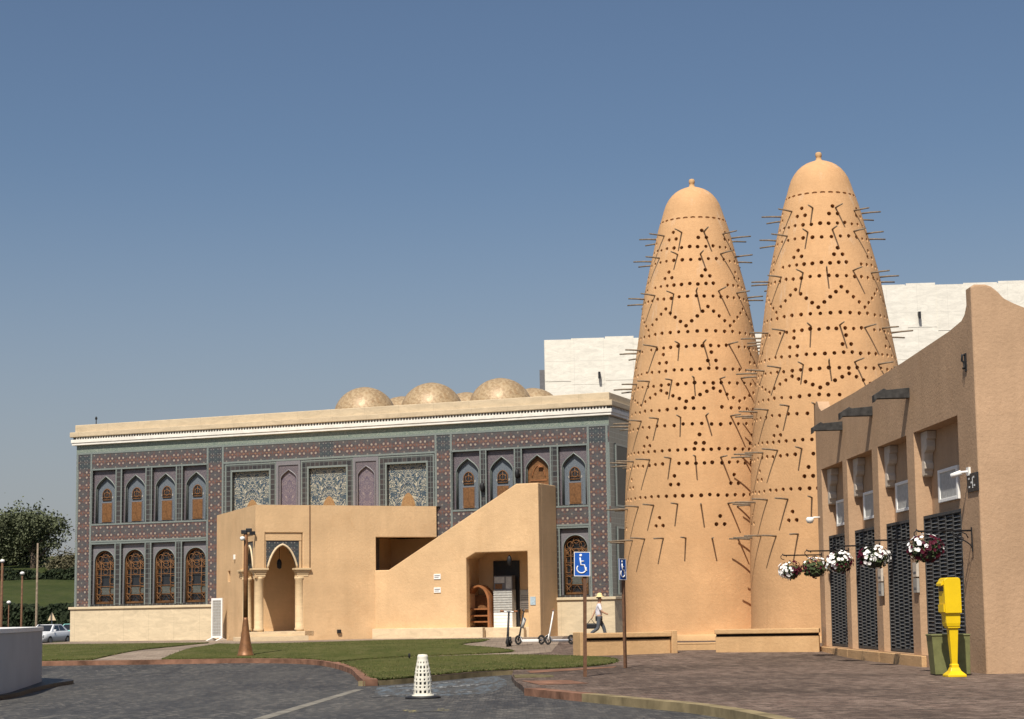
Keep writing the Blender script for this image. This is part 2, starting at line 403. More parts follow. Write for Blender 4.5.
def wall_cells(mb, us, zs, hole, mat, y0=0.0, T=None):
    """front sheet at y0 (facing -y) on a grid; hole(u,z) -> None or depth (negative depth: no back sheet)"""
    us = sorted(set(round(u, 4) for u in us)); zs = sorted(set(round(z, 4) for z in zs))
    H = {}
    for i in range(len(us) - 1):
        for j in range(len(zs) - 1):
            H[i, j] = hole((us[i] + us[i + 1]) / 2, (zs[j] + zs[j + 1]) / 2)
    for (i, j), h in H.items():
        u0, u1, z0, z1 = us[i], us[i + 1], zs[j], zs[j + 1]; m = mat((u0 + u1) / 2, (z0 + z1) / 2)
        d = y0 if h is None else y0 + abs(h)
        if h is None or h > 0: mb.face([(u0, d, z0), (u1, d, z0), (u1, d, z1), (u0, d, z1)], m)
        if h is not None:
            for (di, dj, e) in ((-1, 0, ((u0, z0), (u0, z1))), (1, 0, ((u1, z1), (u1, z0))), (0, -1, ((u1, z0), (u0, z0))), (0, 1, ((u0, z1), (u1, z1)))):
                q = H.get((i + di, j + dj), 'edge')
                if q is None:
                    (a, b), (c, dd) = e
                    mb.face([(a, y0, b), (a, d, b), (c, d, dd), (c, y0, dd)], m)

def arch_pts(hw, spring, apex, kindp='pointed', n=10):
    """arch outline, left springing to right springing, as (u, z)"""
    out = []
    if kindp == 'round':
        for i in range(2 * n + 1):
            a = math.pi * (1 - i / (2 * n)); out.append((hw * math.cos(a), spring + (apex - spring) * math.sin(a)))
    elif kindp == 'tent':
        for i in range(n + 1):
            t = i / n; out.append((-hw * (1 - t) * (1 + .16 * math.sin(math.pi * t)), spring + (apex - spring) * (t + .06 * math.sin(math.pi * t))))
        out += [(-u, z) for (u, z) in out[-2::-1]]
    else:
        for i in range(n + 1):
            t = i / n; out.append((-hw * math.cos(t * math.pi / 2) ** .92 * (1 - .10 * math.sin(math.pi * t)), spring + (apex - spring) * (math.sin(t * math.pi / 2) * .62 + t * .38)))
        out += [(-u, z) for (u, z) in out[-2::-1]]
    return out
def arch_plate(mb, w, h, hw, spring, apex, y0, y1, kindp='pointed', mi=None, base=0.0, cx=0.0):
    """rectangle w x h with an arched opening cut through, solid from y0 to y1"""
    A = arch_pts(hw, spring, apex, kindp); n = len(A)
    top = [(-w / 2 + w * i / (n - 1), h) for i in range(n)]
    inner = [(-hw, base)] + A + [(hw, base)]
    outer = [(-w / 2, base)] + top + [(w / 2, base)]
    outer[1] = (-w / 2, h); outer[-2] = (w / 2, h)
    inner2 = [(cx + u, z) for u, z in inner]; outer2 = [(cx + u, z) for u, z in outer]
    for i in range(len(inner2) - 1):
        a, b, c, d = inner2[i], inner2[i + 1], outer2[i + 1], outer2[i]
        for y in (y0, y1): mb.face([(a[0], y, a[1]), (b[0], y, b[1]), (c[0], y, c[1]), (d[0], y, d[1])], mi)
        mb.face([(a[0], y0, a[1]), (b[0], y0, b[1]), (b[0], y1, b[1]), (a[0], y1, a[1])], mi)
    return inner2

# ------------------------------------------------------------------ ground
def sm(t): t = max(0.0, min(1.0, t)); return t * t * (3 - 2 * t)
def gz(x, y):
    return .4 * sm((y - 54) / 18) * (1 - sm((-x - 24.9) / 4) * sm((y - 92) / 10))
ROAD = .12
def sheet(name, poly, mat, off=0.0, thick=0.0, step=1.0, side=None, weld=True):
    b = bmesh.new(); f = b.faces.new([b.verts.new((x, y, 0)) for x, y in poly]); f.normal_update()
    bmesh.ops.triangulate(b, faces=[f])
    xs = [p[0] for p in poly]; ys = [p[1] for p in poly]
    def cuts(lo, hi, a0, a1, st):
        lo2, hi2 = max(lo, a0), min(hi, a1); k = math.ceil(lo2 / st)
        while k * st < hi2: yield k * st; k += 1
    for v in cuts(min(ys), max(ys), 52, 112, step):
        bmesh.ops.bisect_plane(b, geom=b.verts[:] + b.edges[:] + b.faces[:], plane_co=(0, v, 0), plane_no=(0, 1, 0), dist=1e-5)
    for v in cuts(min(xs), max(xs), -32, -24, step):
        bmesh.ops.bisect_plane(b, geom=b.verts[:] + b.edges[:] + b.faces[:], plane_co=(v, 0, 0), plane_no=(1, 0, 0), dist=1e-5)
    bmesh.ops.recalc_face_normals(b, faces=b.faces[:])
    for f in b.faces:
        if f.normal.z < 0: f.normal_flip()
    if thick:
        r = bmesh.ops.extrude_face_region(b, geom=b.faces[:])
        nv = [g for g in r['geom'] if isinstance(g, bmesh.types.BMVert)]; s2 = set(nv)
        for v in b.verts: v.co.z = gz(v.co.x, v.co.y) + off - (0 if v in s2 else thick)
    else:
        for v in b.verts: v.co.z = gz(v.co.x, v.co.y) + off
    bmesh.ops.recalc_face_normals(b, faces=b.faces[:]) if thick else None
    me = bpy.data.meshes.new(name); b.to_mesh(me); b.free(); me.materials.append(MT[mat])
    o = bpy.data.objects.new(name, me); COL.objects.link(o); return o
def smooth_line(pts, n=5):
    out = []
    for i in range(len(pts) - 1):
        p0 = Vector(pts[max(i - 1, 0)]); p1 = Vector(pts[i]); p2 = Vector(pts[i + 1]); p3 = Vector(pts[min(i + 2, len(pts) - 1)])
        for k in range(n):
            t = k / n
            q = .5 * ((2 * p1) + (p2 - p0) * t + (2 * p0 - 5 * p1 + 4 * p2 - p3) * t * t + (3 * p1 - p0 - 3 * p2 + p3) * t ** 3)
            out.append((q.x, q.y))
    out.append(tuple(pts[-1])); return out
def ribbon(name, line, w, z0, z1, mat, inward=1):
    mb = MB(); L = len(line); P = [Vector(p) for p in line]; rows = []
    for i, p in enumerate(P):
        t = (P[min(i + 1, L - 1)] - P[max(i - 1, 0)]).normalized(); nn = Vector((-t.y, t.x)) * inward
        q = p + nn * w; p = p - nn * .02
        g0 = gz(p.x, p.y); rows.append([(p.x, p.y, g0 + z0), (p.x, p.y, g0 + z1), (q.x, q.y, g0 + z1), (q.x, q.y, g0 + z0)])
    for i in range(L - 1):
        a, c = rows[i], rows[i + 1]
        for k in range(3): mb.face([a[k], c[k], c[k + 1], a[k + 1]])
    mb.face(rows[0]); mb.face(rows[-1])
    return mb.build(name, mat, weld=1e-4)

kind(sheet('ground', [(-900, -200), (900, -200), (900, 1500), (-900, 1500)], 'road', -ROAD), 'structure')
K_left = smooth_line([(-60, 62.6), (-30, 62.5), (-16.3, 62.3), (-12.85, 62.1), (-9.47, 62.0), (-7.3, 61.0), (-6.05, 58.9), (-5.0, 54.6), (-4.25, 48.6), (-3.75, 44.6)], 6)
K_bay = smooth_line([(-3.75, 44.6), (-3.1, 45.3), (-2.0, 47.4), (-.9, 50.0), (-.1, 51.0)], 5)
K_ramp = [(-.1, 51.0), (-.15, 47.0), (-.05, 43.2), (.1, 40.5), (.16, 38.2)]
K_right = smooth_line([(.16, 38.2), (.8, 36.4), (1.55, 34.4), (2.18, 32.66), (3.0, 30.4), (3.6, 27.0), (3.9, 22), (4.0, 10)], 5)
front = K_left + K_bay[1:] + K_ramp[1:] + K_right[1:]
kind(sheet('pavement', front + [(4.0, 4), (90, 4), (90, 170), (-27.5, 170), (-27.5, 104), (-60, 104)], 'plaza', 0, ROAD + .05), 'structure')
kind(sheet('footpath', [(-60, 62.95), (-16.3, 62.75), (-9.4, 62.45), (-6.8, 61.3), (-5.6, 59.1), (-1.0, 60.5), (1.2, 63.5), (1.55, 69), (2.4, 91.5), (-20, 101), (-27.4, 103.9), (-60, 103.9)], 'path', .004), 'structure')
kind(ribbon('terracotta_kerb', K_left, .34, -ROAD - .02, .035, 'terra', 1), 'structure')
kind(ribbon('lawn_kerb', K_bay, .22, -ROAD - .02, .0, 'kerb_pale', 1), 'structure')
kind(ribbon('plaza_kerb', K_right[:9], .32, -ROAD - .02, .03, 'terra', 1), 'structure')
kind(ribbon('plaza_kerb_pale', K_right[8:], .26, -ROAD - .02, .034, 'kerb_pale', 1), 'structure')
kind(sheet('terracotta_apron', [(.25, 50.2), (1.3, 51.4), (2.9, 53.0), (2.75, 51.8), (1.3, 49.6), (.35, 48.4)], 'terra', .008), 'structure')
kind(sheet('terracotta_patch', [(.1, 43.0), (1.2, 43.0), (1.6, 40.8), (.5, 40.4)], 'terra', .008), 'structure')
kind(sheet('broken_kerb_patch', [(-.1, 46.8), (.4, 47.2), (.9, 46.2), (.9, 45.2), (-.05, 45.0)], 'moss', .02, .06), 'structure')
lawnL = [(-60, 63.2), (-30, 63.1), (-16.6, 63.0), (-14.7, 63.1), (-14.45, 74), (-14.5, 85.6), (-18, 86.6), (-23.3, 88.4), (-40, 92), (-60, 95)]
lawnC = smooth_line([(-12.2, 62.6), (-9.4, 62.45), (-7.15, 61.4), (-5.85, 59.2)], 3) + smooth_line([(-5.85, 59.2), (-5.2, 60.6), (-4, 61.7), (-.7, 63.2), (-.2, 64.2), (-.9, 66.5), (-2.2, 70), (-1.4, 77), (-1.8, 83.0), (-6, 84.0), (-9, 80.5), (-12.0, 79.6), (-13.3, 81)], 4)
lawnR = smooth_line([(-5.62, 58.7), (-4.75, 54.5), (-4.0, 48.8), (-3.5, 45.5), (-3.0, 45.7), (-2.2, 47.8), (-1.1, 50.4), (-.1, 51.4), (1.2, 52.0), (2.5, 54.2), (3.1, 56.8), (2.9, 58.9), (2.0, 60.2), (.6, 61.2), (-1.0, 61.8), (-3.9, 60.9), (-5.1, 59.9)], 4) 
for nm, pl in (('lawn', lawnL), ('lawn', lawnC), ('lawn', lawnR)):
    kind(sheet(nm, pl, 'lawn', .045, .05), 'structure')
def in_poly(x, y, P):
    c = False; j = len(P) - 1
    for i in range(len(P)):
        if (P[i][1] > y) != (P[j][1] > y) and x < (P[j][0] - P[i][0]) * (y - P[i][1]) / (P[j][1] - P[i][1]) + P[i][0]: c = not c
        j = i
    return c
def blades(n, seed):
    r2 = random.Random(seed); b = bmesh.new()
    for pl, share in ((lawnL, .3), (lawnC, .4), (lawnR, .3)):
        x0, x1 = max(-26, min(q[0] for q in pl)), max(q[0] for q in pl); y0, y1 = min(q[1] for q in pl), max(q[1] for q in pl); k = 0; L = len(pl)
        while k < n * share:
            if r2.random() < .22:
                i = r2.randrange(L); t = r2.random(); a, c = pl[i], pl[(i + 1) % L]; x = a[0] + (c[0] - a[0]) * t + r2.gauss(0, .05); y = a[1] + (c[1] - a[1]) * t + r2.gauss(0, .06)
                if x < -26: continue
            else:
                x, y = r2.uniform(x0, x1), r2.uniform(y0, y1)
                if not in_poly(x, y, pl): continue
            k += 1; z = gz(x, y) + .03; an = r2.uniform(0, 6.28); w = r2.uniform(.008, .022); h = r2.uniform(.015, .042); dx, dy = math.cos(an) * w, math.sin(an) * w
            f = b.faces.new([b.verts.new((x - dx, y - dy, z)), b.verts.new((x + dx, y + dy, z)), b.verts.new((x + r2.gauss(0, .02), y + r2.gauss(0, .02), z + h))]); f.material_index = r2.choice((0, 0, 1, 1, 2))
    me = bpy.data.meshes.new('grass_blades'); b.to_mesh(me); b.free()
    for q in ('blade_green', 'blade_dark', 'blade_dry'): me.materials.append(MT[q])
    o = bpy.data.objects.new('grass_blades', me); COL.objects.link(o); return o
MT['blade_green'] = plain('grass_blade_green', (.085, .105, .028), .8, 0, .2, .2, 2); MT['blade_dark'] = plain('grass_blade_dark', (.05, .066, .018), .8, 0, .2, .2, 2); MT['blade_dry'] = plain('grass_blade_dry', (.19, .165, .07), .8, 0, .2, .2, 2)
kind(tag(blades(48000, 77), 'short patchy grass blades on the lawns before the porch', 'grass'), 'stuff')
kind(sheet('parking_marking', [(-3.35, 43.6), (-2.6, 45.6), (-1.7, 47.2), (-.55, 50.0), (-.3, 47), (-.25, 43.5), (-.6, 39.5), (-2.0, 38.0), (-3.1, 39.4)], 'worn_blue', -ROAD + .004), 'structure')
kind(sheet('parking_line', [(-2.6, 42.2), (-.5, 45.6), (-.45, 44.6), (-2.5, 41.2)], 'worn_white', -ROAD + .008), 'structure')
kind(sheet('parking_line', [(-3.2, 39.0), (-1.0, 40.6), (-1.0, 40.0), (-3.1, 38.4)], 'worn_white', -ROAD + .008), 'structure')
kind(sheet('parking_line', [(-3.0, 44.2), (-1.5, 46.8), (-1.4, 46.1), (-2.9, 43.6)], 'worn_white', -ROAD + .008), 'structure')
kind(sheet('road_stripe', [(-4.75, 27.0), (-3.8, 42.6), (-3.58, 42.8), (-4.48, 27.0)], 'line_stone', -ROAD + .004), 'structure')
kind(sheet('road_marking', [(-2.1, 33.2), (-1.2, 34.0), (-1.1, 32.9), (-1.9, 32.3)], 'worn_yellow', -ROAD + .004), 'structure')

# grassy hill beyond the car park, terraced
mb = MB(); prof = [(134, -.2), (140, .2), (146, 2.0), (150, 2.9), (168, 5.0), (171, 5.1), (176, 6.2), (196, 8.2), (230, 8.6), (320, 8.6)]
xs = [-260 + 6 * i for i in range(44)]
def hz(x, z): return z * (1 - .25 * sm((x + 44) / 26)) + .35 * math.sin(x * .11) * (z > 1)
for i in range(len(xs) - 1):
    for j in range(len(prof) - 1):
        (y0, z0), (y1, z1) = prof[j], prof[j + 1]
        mb.face([(xs[i], y0, hz(xs[i], z0)), (xs[i + 1], y0, hz(xs[i + 1], z0)), (xs[i + 1], y1, hz(xs[i + 1], z1)), (xs[i], y1, hz(xs[i], z1))], smooth=True)
kind(mb.build('hill', 'hill', weld=1e-3), 'structure')

# ------------------------------------------------------------------ mosque
MOS_L = Vector((-24.69, 101.43, 0)); MOS_A = math.atan2(-.36264, .93193)
def mos(u, y, z=0.0):
    return Vector((MOS_L.x + .93193 * u + .36264 * y, MOS_L.y - .36264 * u + .93193 * y, z))
mosque = empty('mosque', 'long two storey mosque covered in red and blue glazed tile with gold roof domes', 'mosque', MOS_L, MOS_A)
WID, DEP = 31.65, 21.0
left_h = [(1.10, 2.60), (3.05, 4.55), (5.00, 6.50), (6.95, 8.45)]
right_h = [(23.10, 24.60), (25.00, 26.50), (26.96, 28.46), (28.93, 30.43)]
sq = [(10.06, 12.33), (14.73, 16.95), (19.33, 21.6)]
nich = [(12.92, 14.10), (17.52, 18.72)]
ZU, ZL = (6.92, 9.87), (2.42, 5.72)
holes = [(18.76, 22.08, 3.4, 5.55, 1.7)]
holes += [(a, b, ZU[0], ZU[1], .40) for a, b in left_h + right_h] + [(a, b, ZL[0], ZL[1], .42) for a, b in left_h + right_h]
holes += [(a, b, 2.9, 9.40, .22) for a, b in sq] + [(a, b, 2.9, 9.62, .12) for a, b in nich]
us = [0, WID, .16, .96, 8.56, 9.42, 22.2, 22.98, 30.58, 31.45, 15.4, 16.2, 9.6, 22.1] + [v for h in holes for v in h[:2]]
zs = [0.3, 2.3, 5.95, 6.78, 9.98, 10.82, 11.34] + [v for h in holes for v in h[2:4]]
def hole(u, z):
    for a, b, c, d, dep in holes:
        if a < u < b and c < z < d: return dep
def mmat(u, z):
    if 18.76 < u < 22.08 and 3.4 < z < 5.55: return 6
    cen = 9.6 < u < 22.1
    if z > 10.82: return 1
    if z > 9.98:
        return 2 if (.16 < u < .96 or 8.56 < u < 9.42 or 22.2 < u < 22.98 or 30.58 < u < 31.45 or 15.4 < u < 16.2) else 0
    if .16 < u < .96 or 8.56 < u < 9.42 or 22.2 < u < 22.98 or 30.58 < u < 31.45: return 0
    if cen: return 3
    if 5.95 < z < 6.78: return 0
    if u < .16 or u > 31.45: return 4
    return 3
mb = MB(); wall_cells(mb, us, zs, hole, mmat)
# flanks, back, roof deck
mb.face([(WID, 0, .3), (WID, DEP, .3), (WID, DEP, 11.34), (WID, 0, 11.34)], 3)  # right flank takes the dark tile to deepen its shade
mb.face([(0, DEP, .3), (0, 0, .3), (0, 0, 11.34), (0, DEP, 11.34)], 0)
mb.face([(WID, DEP, .3), (0, DEP, .3), (0, DEP, 11.34), (WID, DEP, 11.34)], 0)
mb.face([(0, 0, 11.9), (WID, 0, 11.9), (WID, DEP, 11.9), (0, DEP, 11.9)], 5)
mb.build('wall', ['band', 'frieze', 'block', 'pil', 'teal', 'cream_plain', 'adobe_hall'], mosque, recalc=False)
# raised glazed borders
mb = MB()
def vline(u, z0, z1, w=.085): mb.box(u - w / 2, u + w / 2, -.018, .06, z0, z1)
def hline(u0, u1, z, w=.085): mb.box(u0, u1, -.021, .06, z - w / 2, z + w / 2)
for u in (.08, 1.0, 8.52, 9.47, 22.15, 23.02, 30.53, 31.52): vline(u, 2.3, 10.86, .11)
for (a, b) in left_h + right_h:
    for z0, z1 in (ZU, ZL):
        vline(a - .045, z0 - .05, z1 + .06, .07); vline(b + .045, z0 - .05, z1 + .06, .07)
for a, b in ((1.06, 8.46), (23.08, 30.47)):
    for z in (5.90, 5.79, 6.84, 9.93): hline(a, b, z)
for z in (10.86, ): hline(0.02, WID - .02, z, .1)
hline(9.53, 22.1, 9.93, .1)
for a, b in sq:
    for q in (a - .05, b + .05): vline(q, 5.75, 9.5, .10)
    hline(a - .1, b + .1, 9.46, .1)
    for q in (a - .42, b + .42): vline(q, 5.75, 9.80, .07)
    hline(a - .46, b + .46, 9.80, .07)
mb.build('tile_borders', 'teal', mosque)
# plinth
mb = MB(); mb.box(-.14, WID + .14, -.16, DEP, .2, 2.16); mb.box(-.22, WID + .22, -.24, DEP, 2.163, 2.30)
mb.build('plinth', 'cream', mosque, bevel=.02)
# cornice and parapet
mb = MB()
for k, (o, z0, z1) in enumerate(((.20, 11.34, 11.47), (.24, 11.472, 11.66))): mb.box(-o, WID + o, -o, DEP + o, z0, z1)
mb.build('cornice', 'white_trim', mosque, bevel=.015)
mb = MB(); k = 0
mb.box(-.14, WID + .14, -.14, DEP + .14, 11.662, 11.80, 1)
while .1 + k * .17 < WID:
    u = .1 + k * .17; mb.box(u, u + .07, -.22, -.075, 11.67, 11.795, 0); k += 1
k = 0
while k * .26 < DEP - .3:
    mb.box(WID + .075, WID + .19, .1 + k * .26, .22 + k * .26, 11.67, 11.795, 0); k += 1
mb.build('dentils', ['white_trim', 'pil'], mosque)
mb = MB(); mb.box(-.29, WID + .29, -.30, DEP + .29, 11.80, 12.08)
mb.build('eaves_shelf', 'parapet', mosque, bevel=.03)
mb = MB()
for (a, b, c, d) in ((-.08, WID + .08, -.08, .35), (-.08, .3, .35, DEP), (WID - .3, WID + .08, .35, DEP)): mb.box(a, b, c, d, 12.082, 12.50)
mb.build('parapet', 'parapet', mosque, bevel=.03)
# domes
mb = MB()
pf = [(1.78, -.3), (1.78, 0)] + [(1.78 * math.cos(t), 1.72 * math.sin(t)) for t in [R(8 * i) for i in range(1, 11)]] + [(.2, 1.715), (.04, 1.72)]
mb.lathe(pf, 32)
dm = mb.build('dome', 'dome', mosque, (15.4, 5.5, 12.62))
for r_ in range(3):
    for c2 in range(3):
        if r_ or c2: dup(dm, (15.4 + 4.12 * c2, 5.5 + 5.0 * r_, 12.62))
mb = MB(); mb.tube([(1.2, .1, 12.5), (1.2, .1, 12.78)], .03, 6); mb.lathe([(.02, 0), (.06, .05), (.07, .12), (.03, .2)], 8, (1.2, .1, 12.74)); mb.build('roof_spike', 'iron', mosque)

# upper niche windows
def niche_window(loc, wooden=False):
    w, h = 1.5, 2.95
    mb = MB(); mb.face([(-w / 2 + .002, .36, .0), (w / 2 - .002, .36, 0), (w / 2 - .002, .36, h), (-w / 2 + .002, .36, h)])
    if not wooden:
        for sx in (-1, 1):
            for q in (1.42, .1): mb.prism([(sx * .30, .35, q - .07), (sx * .37, .35, q - .03), (sx * .38, .35, q + .05), (sx * .31, .35, q + .09)], (0, .008, 0), 1)
    o = mb.build('niche_window', 'wood' if wooden else ['blue', 'surround'], mosque, loc, recalc=False)
    mb = MB(); inn = arch_plate(mb, w - .006, h - .004, .63, 1.98, 2.62, .18, .27, 'tent')
    mb.build('spandrel', 'purple', o)
    mb = MB(); mb.tube([(u, .178, z) for u, z in inn], .032, 6); mb.tube([(u * .93, .27, z - .03) for u, z in inn], .022, 5); mb.build('arch_trim', 'teal', o)
    if wooden:
        mb = MB(); mb.tube([(u * .6, .345, 1.0 + z * .5) for u, z in arch_pts(.6, 1.0, 2.2)] , .025, 6)
        mb.box(-.45, .45, .33, .36, 1.30, 1.36); mb.box(-.5, .5, .335, .36, .15, 1.15); mb.box(-.04, .04, .32, .36, .2, 1.2); mb.box(.02, .28, .2, .3, 1.98, 2.06)
        mb.build('carved_panel', 'wood_red', o); return o
    mb = MB(); A = arch_pts(.27, 1.66, 1.92)
    mb.prism([(-.27, .335, 1.3)] + [(u, .335, z) for u, z in A] + [(.27, .335, 1.3)], (0, .02, 0))
    fl = mb.build('fanlight', 'glass', o)
    mb = MB(); mb.tube([(-.27, .322, 1.3)] + [(u, .322, z) for u, z in A] + [(.27, .322, 1.3), (-.27, .322, 1.3)], .032, 5)
    for q in (-.16, 0, .16): mb.tube([(q, .322, 1.3), (q, .322, 1.86 - abs(q) * .9)], .018, 4)
    mb.tube([(.16 * math.cos(t), .32, 1.56 + .16 * math.sin(t)) for t in [R(30 * i) for i in range(13)]], .024, 4)
    mb.tube([(-.27, .322, 1.44), (.27, .322, 1.44)], .022, 4)
    mb.build('lattice', 'wood', fl)
    mb = MB(); mb.box(-.31, .31, .32, .36, .06, 1.12); mb.box(-.25, -.015, .31, .325, .12, 1.06); mb.box(.015, .25, .31, .325, .12, 1.06)
    mb.build('shutter', 'wood', o, bevel=.012)
    mb = MB(); mb.box(-.36, -.325, .33, .36, .04, 1.14); mb.box(.325, .36, .33, .36, .04, 1.14); mb.box(-.36, .36, .33, .36, 1.13, 1.17); mb.build('shutter_surround', 'lav', o)
    return o
allh = left_h + right_h
nw = niche_window(((allh[0][0] + allh[0][1]) / 2, 0, ZU[0]))
for i, (a, b) in enumerate(allh[1:], 1):
    if i == 6: niche_window(((a + b) / 2, 0, ZU[0]), True)
    else: dup(nw, ((a + b) / 2, 0, ZU[0]))

# lower arched lattice windows
def lattice_window(loc):
    w, h = 1.5, 3.3
    mb = MB(); inn = arch_plate(mb, w - .006, h - .004, .655, 2.33, 2.99, .17, .33, 'round'); o = mb.build('arched_window', 'lav', mosque, loc)
    mb = MB(); mb.tube([(u, .17, z) for u, z in inn], .028, 5); mb.build('arch_trim', 'teal', o)
    mb = MB(); mb.face([(-.7, .40, .02), (.7, .40, .02), (.7, .40, 3.1), (-.7, .40, 3.1)]); mb.build('glazing', 'glass', o, recalc=False)
    mb = MB(); y = .3
    fr = [(-.61, 0.05)] + arch_pts(.61, 2.33, 2.94, 'round') + [(.61, .05), (-.61, .05)]
    mb.tube([(u, y, z) for u, z in fr], .05, 5)
    for q in (-.3, .3): mb.tube([(q, y, .05), (q, y, 2.3)], .024, 4)
    for z in (.12, .5, .98, 1.6, 1.92, 2.3): mb.tube([(-.6, y, z), (.6, y, z)], .022, 4)
    for cx, cz, r_ in ((0, 2.44, .3), (-.32, 2.14, .18), (.32, 2.14, .18), (0, 2.72, .15), (0, 1.77, .15), (-.45, 1.3, .2), (-.45, .74, .2), (.45, .74, .2), (.45, 1.3, .2), (-.32, 2.5, .16), (.32, 2.5, .16), (0, 2.14, .16)):
        mb.tube([(cx + r_ * math.cos(t), y - .005, cz + r_ * math.sin(t)) for t in [R(30 * i) for i in range(13)]], .02, 4)
    for q in (-1, 1):
        mb.tube([(q * .3, y, .12), (0, y, .5), (-q * .3, y, .12)], .02, 4); mb.tube([(q * .6, y, .12), (q * .3, y, .5)], .02, 4); mb.tube([(q * .6, y, .5), (q * .3, y, .12)], .02, 4)
        mb.tube([(q * .3, y, 1.92), (q * .6, y, 2.3)], .02, 4); mb.tube([(q * .6, y, 1.92), (q * .3, y, 2.3)], .02, 4)
    mb.build('lattice', 'wood', o)
    mb = MB(); mb.box(-.27, .57, .33, .345, .54, .95); mb.build('lower_pane', 'pane_grey', o)
    mb = MB(); mb.box(-.6, -.52, .32, .35, .1, 2.3); mb.box(.54, .6, .32, .35, .1, 2.3); mb.build('side_leaf', 'wood', o)
    return o
lw = lattice_window(((allh[0][0] + allh[0][1]) / 2, 0, ZL[0]))
for a, b in allh[1:]: dup(lw, ((a + b) / 2, 0, ZL[0]))
# square mosaic panels and the two blind arches between them
def mosaic_panel(loc, w):
    h = 6.5; mb = MB(); mb.face([(-w / 2 + .002, .215, 2.8), (w / 2 - .002, .215, 2.8), (w / 2 - .002, .215, h), (-w / 2 + .002, .215, h)])
    o = mb.build('mosaic_panel', 'mosaic', mosque, loc, recalc=False)
    mb = MB(); A = arch_pts(.42, 4.25, 5.0); mb.prism([(-.42, .19, 2.8)] + [(u, .19, z) for u, z in A] + [(.42, .19, 2.8)], (0, .03, 0)); mb.build('arch_inlay', 'goldtile', o)
    mb = MB(); A = arch_pts(.66, 4.3, 5.55); mb.tube([(-.66, .208, 2.8)] + [(u, .208, z) for u, z in A] + [(.66, .208, 2.8)], .022, 5); mb.build('arch_trim', 'blue', o)
    return o
mp = mosaic_panel(((sq[0][0] + sq[0][1]) / 2, 0, 2.9), 2.22)
for a, b in sq[1:]: dup(mp, ((a + b) / 2, 0, 2.9))
def blind_arch(loc, w):
    h = 6.72; mb = MB(); mb.face([(-w / 2 + .002, .115, 0), (w / 2 - .002, .115, 0), (w / 2 - .002, .115, h), (-w / 2 + .002, .115, h)])
    o = mb.build('blind_arch', 'pink', mosque, loc, recalc=False)
    mb = MB(); inn = arch_plate(mb, w - .004, h - .004, w * .42, 6.05, 6.5, .02, .1, 'tent'); mb.build('spandrel', 'purple', o)
    mb = MB(); mb.tube([(u, .02, z) for u, z in inn], .035, 5); mb.build('arch_trim', 'lav', o)
    return o
ba = blind_arch(((nich[0][0] + nich[0][1]) / 2, 0, 2.9), 1.18)
dup(ba, ((nich[1][0] + nich[1][1]) / 2, 0, 2.9))
mb = MB()
for a, b in nich: mb.box(a - .14, a - .01, -.03, .05, 2.9, 9.86); mb.box(b + .01, b + .14, -.03, .05, 2.9, 9.86); mb.box(a - .13, b + .13, -.027, .05, 9.64, 9.86)
mb.build('blind_arch_frames', 'lav', mosque)
# flank: tall dark windows and borders
for yy in (1.0, 4.6, 8.2, 11.8):
    mb = MB()
    for z0, z1 in ((2.5, 5.7), (6.9, 9.9)): mb.box(WID - .05, WID + .03, yy, yy + 2.2, z0, z1, 0)
    o = mb.build('flank_window', 'black', mosque)
    mb = MB()
    for z0, z1 in ((2.5, 5.7), (6.9, 9.9)):
        for (a, b, c, d) in ((yy - .12, yy, z0 - .1, z1 + .1), (yy + 2.2, yy + 2.32, z0 - .1, z1 + .1), (yy, yy + 2.2, z1, z1 + .1), (yy, yy + 2.2, z0 - .1, z0)): mb.box(WID - .05, WID + .06, a, b, c, d)
    mb.build('window_frame', 'teal', o)
# small cameras and lamps on the tiled pilasters
def wall_lamp(parent, loc, name='wall_lamp', rotz=0):
    mb = MB(); mb.lathe([(.03, .0), (.11, .06), (.13, .3), (.1, .42), (.02, .52)], 8, (0, -.16, 0)); mb.box(-.03, .03, -.16, 0, .36, .42)
    return mb.build(name, 'iron', parent, loc, rotz)
wall_lamp(mosque, (24.8, 0, 7.75)); wall_lamp(mosque, (26.73, 0, 8.35))

# ------------------------------------------------------------------ entrance building (45-degree porch and stair) against the mosque
ent = empty('entrance_building', 'ochre plaster entrance building with pointed arch porch and sloping stair wall', 'building', MOS_L, MOS_A)
A_, B_, J_ = Vector((9.12, 0, 0)), Vector((15.45, -7.0, 0)), Vector((19.85, -2.6, 0))
TOP = 7.1
# porch front (local x along the face from B)
def porch_hole(u, z):
    if .49 < u < 2.44 and .86 < z < 5.72: return -.36
    if 0 < u < .49 and .86 < z < 3.47: return -.36
    if u > 6.3 and 3.7 < z < 5.5: return -.36
mb = MB(); wall_cells(mb, [0, .49, 2.44, 6.3, 9.6], [.2, .86, 3.47, 3.7, 5.5, 5.72, TOP], porch_hole, lambda u, z: 0)
mb.build('porch_front_wall', 'adobe_hall', ent, B_, R(45), weld=1e-4, bevel=.035)
# porch left face (local x from A to B)
dAB = (B_ - A_); LAB = dAB.length; angAB = math.atan2(dAB.y, dAB.x)
def left_hole(u, z):
    r = LAB - u
    if .55 < r < 2.9 and .86 < z < 5.72: return -.36
    if 0 < r < .55 and .86 < z < 3.47: return -.36
    if 5.9 < r < 6.5 and 3.45 < z < 4.0: return .5
mb = MB(); wall_cells(mb, [0, LAB, LAB - .55, LAB - 2.9, LAB - 5.9, LAB - 6.5], [.2, .86, 3.45, 3.47, 4.0, 5.72, TOP], left_hole, lambda u, z: 0)
mb.build('porch_side_wall', 'adobe_hall', ent, A_, angAB, weld=1e-4, bevel=.035)
